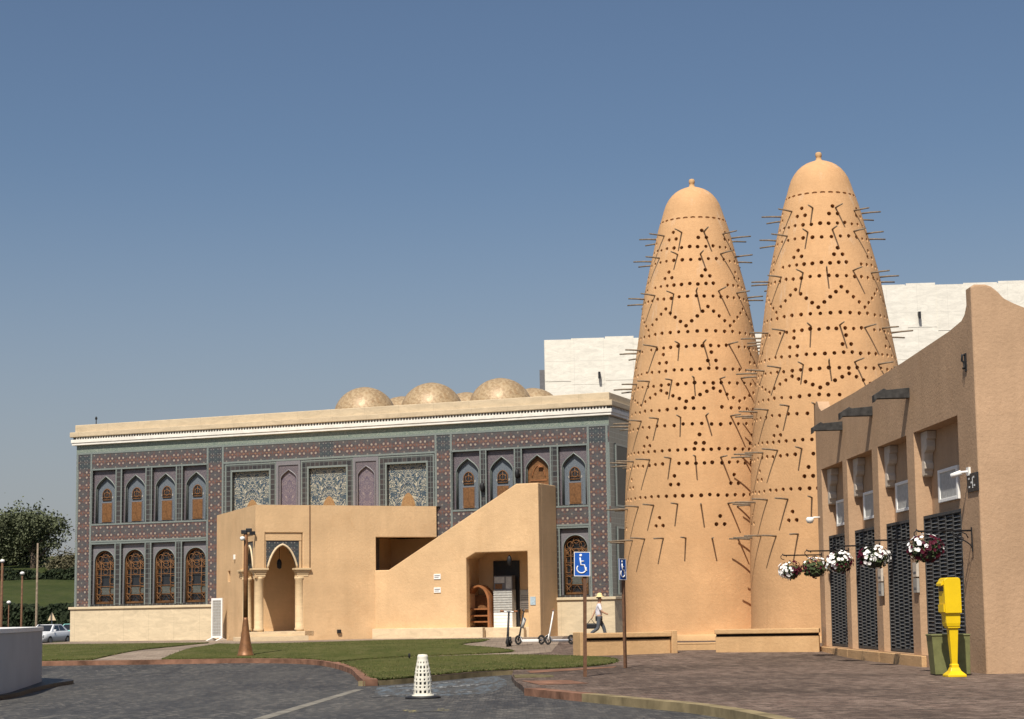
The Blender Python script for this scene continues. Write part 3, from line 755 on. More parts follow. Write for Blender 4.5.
# roof and porch interior
ef = Vector((.7071, .7071, 0)); el = -dAB.normalized()
mb = MB(); mb.face([A_ + Vector((0, 0, TOP)), B_ + Vector((0, 0, TOP)), Vector((22.4, -.05, TOP)), Vector((22.4, 0, TOP))])
def q3(p, z): return (p.x, p.y, z)
P0 = B_; P1 = B_ + ef * 3.0; P2 = B_ + ef * 3.0 + el * 3.3; P3 = B_ + el * 3.3
mb.face([q3(P1, .8), q3(P2, .8), q3(P2, 5.9), q3(P1, 5.9)]); mb.face([q3(P2, .8), q3(P3, .8), q3(P3, 5.9), q3(P2, 5.9)])
mb.face([q3(P0, 5.85), q3(P1, 5.85), q3(P2, 5.85), q3(P3, 5.85)])
# landing behind the sloping opening
mb.face([(18.7, -3.5, 3.4), (18.7, 0, 3.4), (18.7, 0, TOP), (18.7, -3.5, TOP)])
mb.face([(19.6, -2.6, 3.5), (24.4, -2.6, 3.5), (24.4, -.0, 3.5), (18.7, -.0, 3.5), (18.7, -3.4, 3.5)])
mb.build('inner_walls', 'adobe_hall', ent, recalc=False)
mb = MB(); mb.prism([q3(P0, .62), q3(P1, .62), q3(P2, .62), q3(P3, .62)], (0, 0, .24)); mb.build('porch_floor', 'cream_plain', ent)
# arches with tiled spandrels, capitals, columns
def porch_arch(origin, ang, c, hw, w):
    mb = MB(); arch_plate(mb, w, 5.34 - 3.98, hw, 0.0, 1.16, .10, .40, 'pointed', base=-.01); 
    o = mb.build('arch_spandrel', 'block', ent, origin, ang); o.location = Vector(origin) + Matrix.Rotation(ang, 3, 'Z') @ Vector((c, 0, 3.98))
    mb = MB(); mb.tube([(u, .09, z) for u, z in arch_pts(hw, 0, 1.16)], .055, 6); mb.build('arch_trim', 'cream_plain', o)
    mb = MB(); mb.box(-w / 2, w / 2, .06, .36, 1.36, 1.74); mb.box(-w / 2 - .001, -w / 2 + .12, .08, .3, 0, 1.36); mb.box(w / 2 - .12, w / 2 + .001, .08, .3, 0, 1.36)
    mb.build('arch_frame', 'adobe_hall', o); return o
porch_arch(B_, R(45), 1.42, .76, 1.94); porch_arch(A_, angAB, LAB - 1.72, .82, 2.34)
def capital(origin, ang, u0, u1, y1=.42):
    mb = MB()
    for o_, z0, z1 in ((.0, 3.55, 3.68), (.03, 3.682, 3.78), (.075, 3.782, 3.87), (.13, 3.872, 3.97)): mb.box(u0 - o_, u1 + o_, -o_ - .02, y1, z0, z1)
    return mb.build('capital', 'cream_warm', ent, origin, ang, bevel=.015)
capital(B_, R(45), .05, .52); capital(B_, R(45), 2.14, 2.72); capital(A_, angAB, LAB - .5, LAB - .05); capital(A_, angAB, LAB - 3.4, LAB - 2.75)
pc = [(.26, .86), (.26, 1.0), (.225, 1.03), (.225, 3.38), (.26, 3.44), (.26, 3.55)]
mb = MB(); mb.lathe(pc, 20, B_ + (ef + el) * .24); mb.build('column', 'cream_warm', ent)
mb = MB(); mb.lathe(pc, 20, B_ + ef * 2.32 + el * .2); mb.build('column', 'cream_warm', ent)
mb = MB(); mb.lathe(pc, 20, B_ + el * 2.72 + ef * .2); mb.build('column', 'cream_warm', ent)
mb = MB(); mb.box(-.5, 2.6, -.45, .0, .3, .64); mb.box(-.35, 2.5, -.2, 0, .642, .86); mb.build('porch_steps', 'cream_plain', ent, B_, R(45), bevel=.015)
mb = MB(); mb.box(LAB - 3.2, LAB + .3, -.4, 0, .3, .6); mb.build('porch_steps', 'cream_plain', ent, A_, angAB, bevel=.015)
mb = MB(); mb.box(2.78, 2.82, -.03, .01, 3.97, TOP - .02); mb.build('wall_joint', 'rust', ent, B_, R(45))
wl_ = wall_lamp(ent, B_ + ef * 1.42 + el * 1.0 + Vector((0, 0, 3.95)), 'hanging_lantern', R(45))
mb = MB(); mb.tube([(0, -.16, .5), (0, -.16, 1.9)], .015, 5); mb.build('lantern_chain', 'iron', wl_)
mb = MB(); mb.box(-.3, -.05, -.18, 0, 5.6, 5.78); mb.build('flood_lamp', 'black', ent, B_, R(45), bevel=.01)
mb = MB(); mb.box(LAB - 4.75, LAB - 4.6, -.1, 0, 4.55, 4.8); mb.build('wall_light', 'white', ent, A_, angAB, bevel=.02)
mb = MB(); mb.box(4.2, 4.4, -.12, 0, .72, .9); mb.build('wall_spotlight', 'black', ent, B_, R(45), bevel=.02)
# stair wall with chamfered door opening
out = [(19.85, .2), (24.88, .2), (24.88, 4.30), (25.38, 4.57), (28.14, 4.57), (28.14, .2), (28.77, .2), (28.77, 7.9), (27.61, 7.9), (20.63, 3.83), (19.85, 3.83)]
mb = MB(); mb.prism([(u, -2.6, z) for u, z in out], (0, .42, 0)); mb.build('stair_wall', 'adobe_hall', ent, bevel=.04)
mb = MB(); mb.box(28.35, 28.77, -2.18, -.06, .2, 7.9); mb.build('stair_end_wall', 'adobe_hall', ent, bevel=.03)
mb = MB()
mb.face([(24.6, -2.2, .85), (24.6, -.3, .85), (24.6, -.3, 4.75), (24.6, -2.2, 4.75)]); mb.face([(24.6, -.3, .85), (28.36, -.3, .85), (28.36, -.3, 4.75), (24.6, -.3, 4.75)])
mb.face([(24.6, -2.2, 4.3), (25.5, -2.2, 4.75), (25.5, -.3, 4.75), (24.6, -.3, 4.3)]); mb.face([(25.5, -2.2, 4.75), (28.36, -2.2, 4.75), (28.36, -.3, 4.75), (25.5, -.3, 4.75)])
mb.build('alcove_walls', 'adobe_hall', ent, recalc=False)
mb = MB(); mb.box(24.6, 28.34, -2.5, -.3, .3, .88); mb.build('alcove_floor', 'cream_plain', ent)
mb = MB(); mb.box(25.55, 26.72, -.40, -.31, .9, 4.1); mb.box(25.45, 25.55, -.42, -.31, .9, 4.2); mb.box(26.72, 26.84, -.42, -.31, .9, 4.2); mb.box(25.55, 26.72, -.42, -.31, 4.1, 4.2)
mb.build('alcove_door', 'black', ent)
mb = MB(); mb.box(27.42, 28.3, -.40, -.31, .9, 4.1); mb.build('side_door', 'black', ent)
mb = MB()
mb.box(19.86, 25.86, -2.96, -2.6, .25, .9); mb.box(26.38, 28.0, -2.9, -2.6, .25, .88)
mb.build('stone_plinth', 'cream_plain', ent, bevel=.015)
wl2 = wall_lamp(ent, (27.1, -2.2, 3.9), 'hanging_lantern')
for z in (3.44, 2.77):
    mb = MB(); mb.box(23.13, 23.5, -2.64, -2.6, z - .13, z + .13, 0); mb.box(23.17, 23.46, -2.645, -2.64, z + .02, z + .06, 1); mb.box(23.17, 23.4, -2.645, -2.64, z - .06, z - .03, 1)
    mb.build('wall_plate', ['white', 'ink'], ent)
mb = MB(); mb.box(28.26, 28.54, -2.63, -2.6, 1.95, 2.35, 0); mb.build('wall_sign', 'pale_blue_card', ent)
# things inside the alcove
t = empty('arched_shelf', 'arched wooden shelf standing inside the stair alcove', 'shelf', mos(25.02, -1.15, .88), MOS_A)
mb = MB(); o1 = [(-.62, 0)] + [(u, z) for u, z in arch_pts(.62, 1.3, 2.12, 'round')] + [(.62, 0)]; i1 = [(u * .84, z - (.0 if z == 0 else .1)) for u, z in o1]
for i in range(len(o1) - 1):
    a, b, c, d = o1[i], o1[i + 1], i1[i + 1], i1[i]
    for y in (-.35, .35): mb.face([(a[0], y, a[1]), (b[0], y, b[1]), (c[0], y, c[1]), (d[0], y, d[1])])
    mb.face([(a[0], -.35, a[1]), (b[0], -.35, b[1]), (b[0], .35, b[1]), (a[0], .35, a[1])]); mb.face([(d[0], -.35, d[1]), (c[0], -.35, c[1]), (c[0], .35, c[1]), (d[0], .35, d[1])])
mb.build('arch_frame', 'wood_red', t, weld=1e-4)
for z in (.25, .55, .88):
    mb = MB(); mb.box(-.52, .52, -.33, .33, z, z + .07); mb.build('shelf_board', 'wood_red', t)
mb = MB(); mb.face([(-.53, .34, 0), (.53, .34, 0), (.53, .34, 1.6), (-.53, .34, 1.6)]); mb.build('back_board', 'wood', t, recalc=False)
t = empty('display_cabinet', 'pale notice cabinet with louvred front and white base beside the arched shelf', 'cabinet', mos(26.22, -.85, .88), MOS_A)
mb = MB(); mb.box(-.5, .5, -.25, .25, .72, 1.85); 
for k in range(9): mb.box(-.5, .5, -.275, -.25, .76 + k * .12, .83 + k * .12)
mb.build('louvred_front', 'greyplate', t)
mb = MB(); mb.box(-.5, .5, -.27, .25, .0, .72)
for k in range(4): mb.box(-.48, .48, -.285, -.27, .08 + k * .17, .2 + k * .17)
mb.build('base', 'white', t)
mb = MB(); mb.box(-.5, .5, -.2, .2, 1.85, 2.55, 0); mb.box(-.46, .08, -.21, -.2, 2.2, 2.5, 1); mb.box(.15, .46, -.21, -.2, 1.9, 2.5, 1); mb.box(-.42, -.05, -.212, -.2, 1.9, 2.15, 2)
mb.build('notice_panel', ['ink', 'greyplate', 'wood'], t)
for k, (z0, z1, lab) in enumerate(((1.75, 2.05, 'white paper notice on the alcove wall, lower of two'), (2.15, 2.62, 'greenish framed notice on the alcove wall, upper of two'))):
    t = empty('wall_notice', lab, 'notice', mos(27.12, -.31, z0), MOS_A, 'notices in the alcove')
    mb = MB(); mb.box(-.3, .3, -.03, 0, 0, z1 - z0 + .1, 0)
    for q in range(3): mb.box(-.22, .22, -.034, -.03, .06 + q * .1, .09 + q * .1, 1)
    mb.build('sheet', ['paper' if k == 0 else 'greyplate', 'ink'], t)

# ------------------------------------------------------------------ pigeon towers
PROF = [(3.42, -.1), (3.42, .3), (3.30, 1.2), (3.26, 3.62), (3.16, 6.08), (3.05, 7.8), (2.93, 9.4), (2.78, 10.66), (2.45, 12.77), (2.19, 14.47), (2.01, 15.32), (1.78, 16.26), (1.48, 17.5), (1.31, 18.02), (1.13, 18.58), (.87, 18.97), (.57, 19.2), (.27, 19.32)]
def rad(z):
    for (r0, z0), (r1, z1) in zip(PROF, PROF[1:]):
        if z0 <= z <= z1: return r0 + (r1 - r0) * (z - z0) / (z1 - z0)
    return 3.3
def fine_profile():
    P = [Vector((r, z)) for r, z in PROF]; out = []
    for i in range(len(P) - 1):
        p0, p1, p2, p3 = P[max(i - 1, 0)], P[i], P[i + 1], P[min(i + 2, len(P) - 1)]
        n = max(2, int((p2.y - p1.y) / .3))
        for k in range(n):
            t = k / n; q = .5 * ((2 * p1) + (p2 - p0) * t + (2 * p0 - 5 * p1 + 4 * p2 - p3) * t * t + (3 * p1 - p0 - 3 * p2 + p3) * t ** 3); out.append((q.x, q.y))
    return out + [PROF[-1]]
mb = MB(); mb.lathe(fine_profile(), 96)
body = mb.build('tower_shell', 'adobe_tower')
def zfix(z): return 1.6 + (z - 1.6) * (74.5 - rad(z)) / 71.5 + .05
hl = []   # (theta in degrees from the front, z, radius, zscale)
ROWS = [16.17, 15.65, 14.62, 14.11, 12.68, 12.09, 11.15, 10.58, 9.58, 8.93, 7.93, 7.38, 6.10]
for i, z in enumerate(ROWS):
    z = zfix(z); n = int(round(2 * math.pi * rad(z) / .362 / 8)) * 8; off = rnd.uniform(0, 360)
    for k in range(n):
        if (k * 8 // n) % 2 == 0 and k % (n // 8) == 0 and i % 3 == 2: continue
        hl.append((360 * k / n + off + rnd.uniform(-.5, .5), z + rnd.uniform(-.025, .025), rnd.uniform(.074, .088), 1))
for zt, zb, o in ((16.82, 16.53, 13), (15.19, 14.94, 13), (11.82, 11.48, 13), (8.51, 8.17, 0), (6.89, 6.55, -19.7), (5.25, 4.93, 13)):
    zt, zb = zfix(zt), zfix(zb)
    for k in range(8):
        a = o + 45 * k; w = math.degrees(.165 / rad(zt)); hl += [(a, zt, .085, 1), (a - w, zb, .085, 1), (a + w, zb, .085, 1)]
for zt, zb in ((13.68, 12.92), (10.36, 9.86)):
    zt, zb = zfix(zt), zfix(zb)
    for k in range(8):
        for j in range(8):
            a = 12.7 + 45 * k + 45 * j / 8; t = j / 4 if j <= 4 else (8 - j) / 4
            hl.append((a, zt + (zb - zt) * t, .083, 1))
for k in range(28): hl.append((360 / 28 * k, 17.76, .11, .42))
cb = MB()
for (a, z, r_, zs_) in hl:
    th = R(a - 90); rr = rad(z); e = Vector((math.cos(th), math.sin(th), 0)); tgt = Vector((-e.y, e.x, 0)); d0, d1 = (rr - .28, rr + .15) if zs_ == 1 else (rr - .05, rr + .15)
    rings = []
    for d in (d0, d1):
        rings.append([cb.b.verts.new(e * d + tgt * (r_ * math.cos(2 * math.pi * k / 10)) + Vector((0, 0, z + zs_ * r_ * math.sin(2 * math.pi * k / 10)))) for k in range(10)])
    for k in range(10): cb.b.faces.new((rings[0][k], rings[0][(k + 1) % 10], rings[1][(k + 1) % 10], rings[1][k]))
    cb.b.faces.new(rings[0][::-1]); cb.b.faces.new(rings[1])
cut = cb.build('hole_cutter', 'adobe_tower')
bm_ = body.modifiers.new('holes', 'BOOLEAN'); bm_.operation = 'DIFFERENCE'; bm_.object = cut; bm_.solver = 'EXACT'
dg = bpy.context.evaluated_depsgraph_get()
tower_me = bpy.data.meshes.new_from_object(body.evaluated_get(dg)); tower_me.name = 'tower_shell'
for o in (body, cut): bpy.data.objects.remove(o, do_unlink=True)
def tower_normals(me):
    nl = []
    for pol in me.polygons:
        c = pol.center; e = Vector((c.x, c.y, 0)); r_ = e.length; outer = False
        if r_ > .01:
            e /= r_; outer = abs(r_ - rad_f(c.z)) < .06 and pol.normal.dot(e) > -.2 and (pol.normal - prof_n(c.x, c.y, c.z)).length < .25
        pol.use_smooth = outer
        for li in pol.loop_indices:
            v = me.vertices[me.loops[li].vertex_index].co
            nl.append(prof_n(v.x, v.y, v.z) if outer else pol.normal.copy())
    me.normals_split_custom_set([tuple(n) for n in nl])
FP = fine_profile()
def rad_f(z):
    for (r0, z0), (r1, z1) in zip(FP, FP[1:]):
        if z0 <= z <= z1: return r0 + (r1 - r0) * (z - z0) / max(z1 - z0, 1e-6)
    return 3.42 if z < 1 else .2
def prof_n(x, y, z):
    d = .15; z0, z1 = max(z - d, .0), min(z + d, 19.3); sl_ = (rad_f(z1) - rad_f(z0)) / (z1 - z0); th = math.atan2(y, x)
    return Vector((math.cos(th), math.sin(th), -sl_)).normalized()
tower_normals(tower_me)
stick_rows = [(16.74, 11, 346.6 - 33 * 11), (15.87, 12, 8), (14.29, 14, 1), (12.16, 15, 7), (10.76, 17, -2), (9.21, 18, 6), (7.61, 19, -5), (5.74, 20, 0), (4.40, 21, 6.7)]
def stick_mesh():
    mb = MB(); n = 6
    mb.tube([(0, .05, 0), (.0, -.5, .012), (0, -1.0, .0)], .038, 6, .029)
    me = bpy.data.meshes.new('perch'); mb.b.to_mesh(me); mb.b.free(); me.materials.append(MT['stick']); return me
PERCH = stick_mesh()
def pigeon_tower(loc, rot, label, xs_):
    t = empty('pigeon_tower', label, 'tower', loc, rot, 'pair of mud pigeon towers')
    b = bpy.data.objects.new('shell', tower_me); COL.objects.link(b); b.parent = t
    mb = MB(); mb.lathe([(.30, 19.24), (.20, 19.33), (.12, 19.39), (.10, 19.50), (.125, 19.53), (.125, 19.66), (.09, 19.70)], 14); mb.build('finial', 'adobe_low', t)
    mb = MB(); mb.lathe([(3.70, -.15), (3.70, .62), (3.62, .68), (3.25, .69)], 64); mb.build('base_ring', 'adobe_low', t)
    back = bmesh.new(); r2 = random.Random(xs_)
    for z, n, o in stick_rows:
        z = zfix(z)
        for k in range(n):
            a = (o + 360 * k / n + r2.uniform(-1.5, 1.5)) % 360
            if a > 180: a -= 360
            th = R(a - 90); rr = rad(z) - .06; e = Vector((math.cos(th), math.sin(th), 0)); p = e * rr + Vector((0, 0, z + r2.uniform(-.04, .04)))
            L = r2.uniform(.70, .9)
            M4 = Matrix.Translation(p) @ Matrix.Rotation(R(a + r2.uniform(-4, 4)), 4, 'Z') @ Matrix.Rotation(r2.uniform(-.05, .03), 4, 'X') @ Matrix.Diagonal((1, L, 1, 1))
            if abs(a) < 112:
                q = bpy.data.objects.new('perch', PERCH); COL.objects.link(q); q.parent = t; q.matrix_local = M4
            else:
                tmp = bmesh.new(); tmp.from_mesh(PERCH); tmp.transform(M4); me = bpy.data.meshes.new('tmp'); tmp.to_mesh(me); tmp.free(); back.from_mesh(me); bpy.data.meshes.remove(me)
    me = bpy.data.meshes.new('rear_perches'); back.to_mesh(me); back.free(); me.materials.append(MT['stick'])
    q = bpy.data.objects.new('rear_perches', me); COL.objects.link(q); q.parent = t; kind(q, 'stuff')
    return t
pigeon_tower((7.74, 74.5, -.05), R(-6), 'round mud pigeon tower on the left, partly hidden behind its twin', 1)
pigeon_tower((12.36, 70.0, -.13), R(-6), 'round mud pigeon tower on the right, nearer to the shop wall', 2)

# ------------------------------------------------------------------ low walls before the towers
def low_wall(loc, L, rotz, label, piers):
    t = empty('low_wall', label, 'wall', loc, rotz, 'low ochre walls before the towers')
    mb = MB(); mb.box(.02, L - .02, 0, .5, -.2, .58); mb.build('wall_body', 'adobe_low', t, bevel=.02)
    mb = MB(); mb.box(0, L, -.09, .58, .66, .82); mb.build('coping', 'adobe_low', t, bevel=.025)
    mb = MB(); mb.box(.04, L - .04, .08, .44, .58, .66); mb.build('coping_shadow_line', 'coping_shade', t)  # dark inset strip paints the shadow line below the coping
    for u in ((-.2, L) if piers else ()):
        mb = MB(); mb.box(u, u + .2, -.1, .6, -.2, .86); mb.build('end_pier', 'adobe_low', t, bevel=.02)
    return t
low_wall((2.27, 60.55, .05), 3.12, math.atan2(1.2, 3.4), 'low ochre wall with end piers behind the blue signs', True)
low_wall((6.70, 61.6, .1), 3.5, math.atan2(-.8, 3.6), 'low ochre wall without piers joining the shop building', False)
t = empty('low_step', 'ochre step closing the gap between the two low walls', 'step', (5.4, 63.2, .1), R(-3))
mb = MB(); mb.box(0, 2.2, 0, .6, -.2, .30); mb.build('riser', 'adobe_low', t, bevel=.02)
mb = MB(); mb.box(-.01, 2.21, -.008, .6, .303, .36); mb.build('tread', 'adobe_low', t, bevel=.015)

# ------------------------------------------------------------------ shop building on the right
SC = Vector((10.94, 42.57, 0)); SA = math.atan2(-.99953, .03067)
shop = empty('shop_building', 'ochre plaster building with tall charcoal louvres and projecting roof beams', 'building', SC, SA); shop.rotation_euler = (R(-.6), 0, SA)
bays = [(-5.95, -1.6), (-10.2, -6.75), (-14.45, -10.95), (-18.5, -15.1)]
def shop_hole(u, z):
    for a, b in bays:
        if a < u < b and .31 < z < 4.0: return .27
        if a < u < b and 4.0 < z < 6.24: return .44
us = [-19.3, -.42] + [v for b in bays for v in b]; zs = [-.3, .31, 4.0, 6.24, 8.0]
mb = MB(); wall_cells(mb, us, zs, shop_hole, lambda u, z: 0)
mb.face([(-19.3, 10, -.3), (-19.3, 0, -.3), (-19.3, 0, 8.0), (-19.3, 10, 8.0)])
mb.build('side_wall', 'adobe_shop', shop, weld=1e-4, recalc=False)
mb = MB(); tp = [(-19.3, 8.0), (-19.3, 8.5), (-19.1, 8.62), (-18.85, 8.6), (-18.6, 8.36), (-18.2, 8.2), (-13, 8.2), (-7, 8.28), (-2, 8.40), (-.9, 8.48), (-.62, 8.58), (-.42, 8.78), (-.42, 8.0)]
mb.prism([(u, 0, z) for u, z in tp], (0, .4, 0)); mb.build('side_parapet', 'adobe_shop', shop)
ep = [(0, -.3), (14, -.3), (14, 8.53), (1.5, 8.57), (1.22, 8.60), (1.0, 8.69), (.82, 8.86), (.66, 9.05), (.5, 9.18), (.36, 9.23), (.1, 9.23), (0, 9.16)]
mb = MB(); mb.prism([(0, y, z) for y, z in ep], (-.42, 0, 0))
bmesh.ops.bevel(mb.b, geom=[e for e in mb.b.edges if all(abs(v.co.x) < 1e-4 and v.co.y < 3 for v in e.verts)], offset=.07, segments=3, affect='EDGES', profile=.6)
mb.build('end_wall', 'adobe_shop', shop)
mb = MB(); mb.face([(-19.3, .1, 7.7), (-.1, .1, 7.7), (-.1, 14, 7.7), (-19.3, 14, 7.7)]); mb.build('roof', 'adobe_shop', shop, recalc=False)
mb = MB(); 
for a, b in ((-19.35, -14.6), (-14.58, -10.3), (-10.28, -5.42)): mb.box(a, b, -.14, .0, -.3, .29)
mb.build('plinth', 'adobe_low', shop, bevel=.02)
for u in (-6.3, -10.75, -15.0):
    mb = MB()
    mb.prism([(u - .15, 0, 7.50), (u - .15, -.62, 7.44), (u - .15, -.7, 7.48), (u - .15, -.98, 7.30), (u - .15, -.98, 7.10), (u - .15, -.93, 7.14), (u - .15, -.90, 7.20), (u - .15, 0, 7.22)], (.26, 0, 0))
    mb.build('roof_beam', 'wood_old', shop, bevel=.01)
# louvred shutters
def louvre(u0, u1, z0, z1):
    mb = MB(); w = u1 - u0; cols = 6; cw = w / cols
    mb.face([(u0, .262, z0), (u1, .262, z0), (u1, .262, z1), (u0, .262, z1)], 1)
    z = z0 + .1
    while z < z1 - .12:
        for c in range(cols):
            zz = z + (.0 if c % 2 else .05); a = u0 + c * cw + .03
            mb.face([(a, .195, zz), (a + cw - .06, .195, zz), (a + cw - .06, .25, zz + .062), (a, .25, zz + .062)], 0)
        z += .1
    for c in range(cols + 1): mb.box(u0 + c * cw - .032, u0 + c * cw + .032, .186, .262, z0, z1, 2)
    for q in (z0, z1 - .08): mb.box(u0, u1, .18, .262, q, q + .08, 2)
    return mb.build('louvre_shutter', ['louvre', 'black', 'louvre_dark'], shop, recalc=False)
for a, b in bays: louvre(a + .03, b - .03, .33, 3.98)
# bay windows and corbels
for a, b in bays:
    c = (a + b) / 2 - .35
    mb = MB(); y0 = .375
    for (p, q, r_, s2) in ((c - .95, c - .8, 4.28, 5.14), (c + .8, c + .95, 4.28, 5.14), (c - .8, c + .8, 4.28, 4.37), (c - .8, c + .8, 5.05, 5.14)): mb.box(p, q, y0, .445, r_, s2)
    o = mb.build('bay_window', 'white', shop, bevel=.012)
    mb = MB(); mb.box(c - .8, c + .8, .405, .437, 4.37, 5.05); mb.build('blind', 'greyplate', o)
    mb = MB(); e = a + .002
    cp = [(e, 6.07), (e + .8, 6.07), (e + .8, 5.86), (e + .66, 5.84), (e + .7, 5.66), (e + .62, 5.56), (e + .38, 5.5), (e + .34, 5.4), (e + .3, 5.3), (e + .4, 5.22), (e + .38, 5.08), (e + .3, 5.02), (e + .24, 4.9), (e + .1, 4.86), (e, 4.95)]
    mb.prism([(e + (u - e) * .85, .19, z + .16) for u, z in cp], (0, .245, 0)); mb.build('corbel', 'corbel', shop, bevel=.015)
for (u, z) in ((-10.2, 1.9), (-6.1, 1.95)):
    for j, (d0, mat_) in enumerate(((0, 'surround'), (.42, 'corbel'))):
        mb = MB(); mb.box(u - .2, u + .2, -.07, 0, z + d0, z + d0 + .38, 0); mb.box(u - .14, u + .14, -.075, -.07, z + d0 + .08, z + d0 + .14, 1); mb.build('meter_box', [mat_, 'ink'], shop, bevel=.01)
mb = MB(); mb.box(-.86, .0, -.035, .0, 4.28, 4.72, 0)
for (a, b) in ((-.7, 4.6), (-.3, 4.62), (-.5, 4.5), (-.25, 4.42), (-.68, 4.4)): mb.box(a - .05, a + .05, -.04, -.035, b - .022, b + .022, 1)
mb.box(-.42, -.38, -.04, -.035, 4.36, 4.62, 1)
mb.build('number_plaque', ['black', 'paper'], shop)
mb = MB(); mb.tube([(-.75, -.02, 4.78), (-.75, -.22, 4.76)], .03, 6); mb.tube([(-.75, -.2, 4.76), (-.86, -.42, 4.68)], .06, 8); mb.box(-.86, -.64, -.05, 0, 4.68, 4.88); mb.build('security_camera', 'white', shop)
mb = MB(); mb.tube([(-.65, 0, 7.6), (-.65, -.09, 7.6), (-.65, -.10, 7.46), (-.65, -.05, 7.42), (-.65, -.04, 7.3), (-.65, -.09, 7.26)], .03, 6); mb.box(-.72, -.58, -.03, 0, 7.2, 7.64); mb.build('wall_hook', 'iron', shop)
mb = MB(); mb.tube([(-19.0, 0, 4.64), (-19.0, -.2, 4.64), (-19.0, -.26, 4.6)], .03, 6); mb.lathe([(.02, -.17), (.10, -.14), (.14, -.04), (.12, .02), (.08, .05)], 14, (-19.0, -.34, 4.6)); mb.build('dome_camera', 'white', shop)

# flower baskets on iron brackets
def shop_pt(s, x_off, z): # s metres from the corner along the wall, x_off out from the wall
    d = Vector((-.03067, .99953, 0)); n = Vector((-.99953, -.03067, 0)); p = SC + d * s + n * x_off; return Vector((p.x, p.y, z))
def bracket(label, loc):
    t = empty('basket_bracket', label, 'bracket', loc, SA, 'iron brackets along the shop wall')
    mb = MB(); mb.box(-.03, .03, -.02, .0, -.5, .08); mb.tube([(0, -.01, 0), (0, -1.3, .0), (0, -1.34, .05)], .022, 6); mb.build('arm', 'iron', t)
    mb = MB(); mb.tube([(0, -.02 - .28 * (1 - math.cos(a)) * (1 - .0), -.42 + .40 * a / 2.6) for a in [.26 * i for i in range(11)]], .016, 5)
    mb.build('brace', 'iron', t); mb = MB()
    mb.tube([(0, -.27 + (.17 - .012 * i) * math.cos(R(36 * i)), -.18 + (.17 - .012 * i) * math.sin(R(36 * i))) for i in range(13)], .014, 5)
    mb.build('scroll', 'iron', t); mb = MB()
    mb.tube([(0, -1.3 + .1 * math.cos(R(40 * i)), -.06 + .08 * math.sin(R(40 * i))) for i in range(8)], .013, 5)
    mb.build('end_curl', 'iron', t); return t
def leaf_quad(b, p, d, s, mi=0):
    e1 = d.orthogonal().normalized(); e2 = d.cross(e1); a = rnd.uniform(0, 6.28); u = e1 * math.cos(a) + e2 * math.sin(a); v = d.cross(u)
    vs = [b.verts.new(p + u * s), b.verts.new(p + v * s * .45), b.verts.new(p - u * s), b.verts.new(p - v * s * .45)]; f = b.faces.new(vs); f.material_index = mi
def flower(b, p, d, s):
    e1 = d.orthogonal().normalized(); e2 = d.cross(e1); c = b.verts.new(p - d * s * .35); ring = []
    for k in range(10):
        rr = s * (1.0 if k % 2 == 0 else .78); a = 2 * math.pi * k / 10; ring.append(b.verts.new(p + (e1 * math.cos(a) + e2 * math.sin(a)) * rr))
    for k in range(10): f = b.faces.new((c, ring[k], ring[(k + 1) % 10])); f.smooth = True
def basket(label, loc, kindf, seed, r=.42):
    r2 = random.Random(seed)
    t = empty('hanging_flower_basket', label, 'flower basket', loc, 0, 'hanging flower baskets along the shop wall')
    mb = MB(); mb.lathe([(.03, -.30), (.16, -.27), (.25, -.14), (.28, 0), (.25, 0)], 14); mb.build('bowl', 'wood_old', t)
    mb = MB()
    for k in range(3): mb.tube([(.26 * math.cos(2.1 * k), .26 * math.sin(2.1 * k), 0), (0, 0, .34)], .008, 4)
    mb.build('hanger', 'iron', t)
    lf, fw_, fr_ = MB(), MB(), MB()
    for k in range(420):
        d = Vector((r2.gauss(0, 1), r2.gauss(0, 1), r2.gauss(.1, .75))).normalized(); q = r * r2.uniform(.55, 1.0); p = Vector((d.x * q, d.y * q, d.z * q * .78 - .03)); leaf_quad(lf.b, p, (d + Vector((r2.uniform(-.6, .6), r2.uniform(-.6, .6), .5))).normalized(), r2.uniform(.04, .075))
    for k in range(115):
        d = Vector((r2.gauss(0, 1), r2.gauss(-.2, 1), r2.gauss(.15, .65))).normalized(); q = r * r2.uniform(.93, 1.1); p = Vector((d.x * q, d.y * q, d.z * q * .8))
        f = kindf(d.x, d.z, r2); flower((fw_ if f == 0 else fr_).b if f < 2 else lf.b, p, (d + Vector((0, -.25, .15))).normalized(), r2.uniform(.042, .062))
    for q, mi_ in ((fw_, 1), (fr_, 2)):
        for f in q.b.faces: f.material_index = mi_
        me_ = bpy.data.meshes.new('tmp'); q.b.to_mesh(me_); q.b.free(); lf.b.from_mesh(me_); bpy.data.meshes.remove(me_)
    lf.build('flowering_foliage', ['leaf', 'petal_w', 'petal_r'], t, recalc=False)
    return t
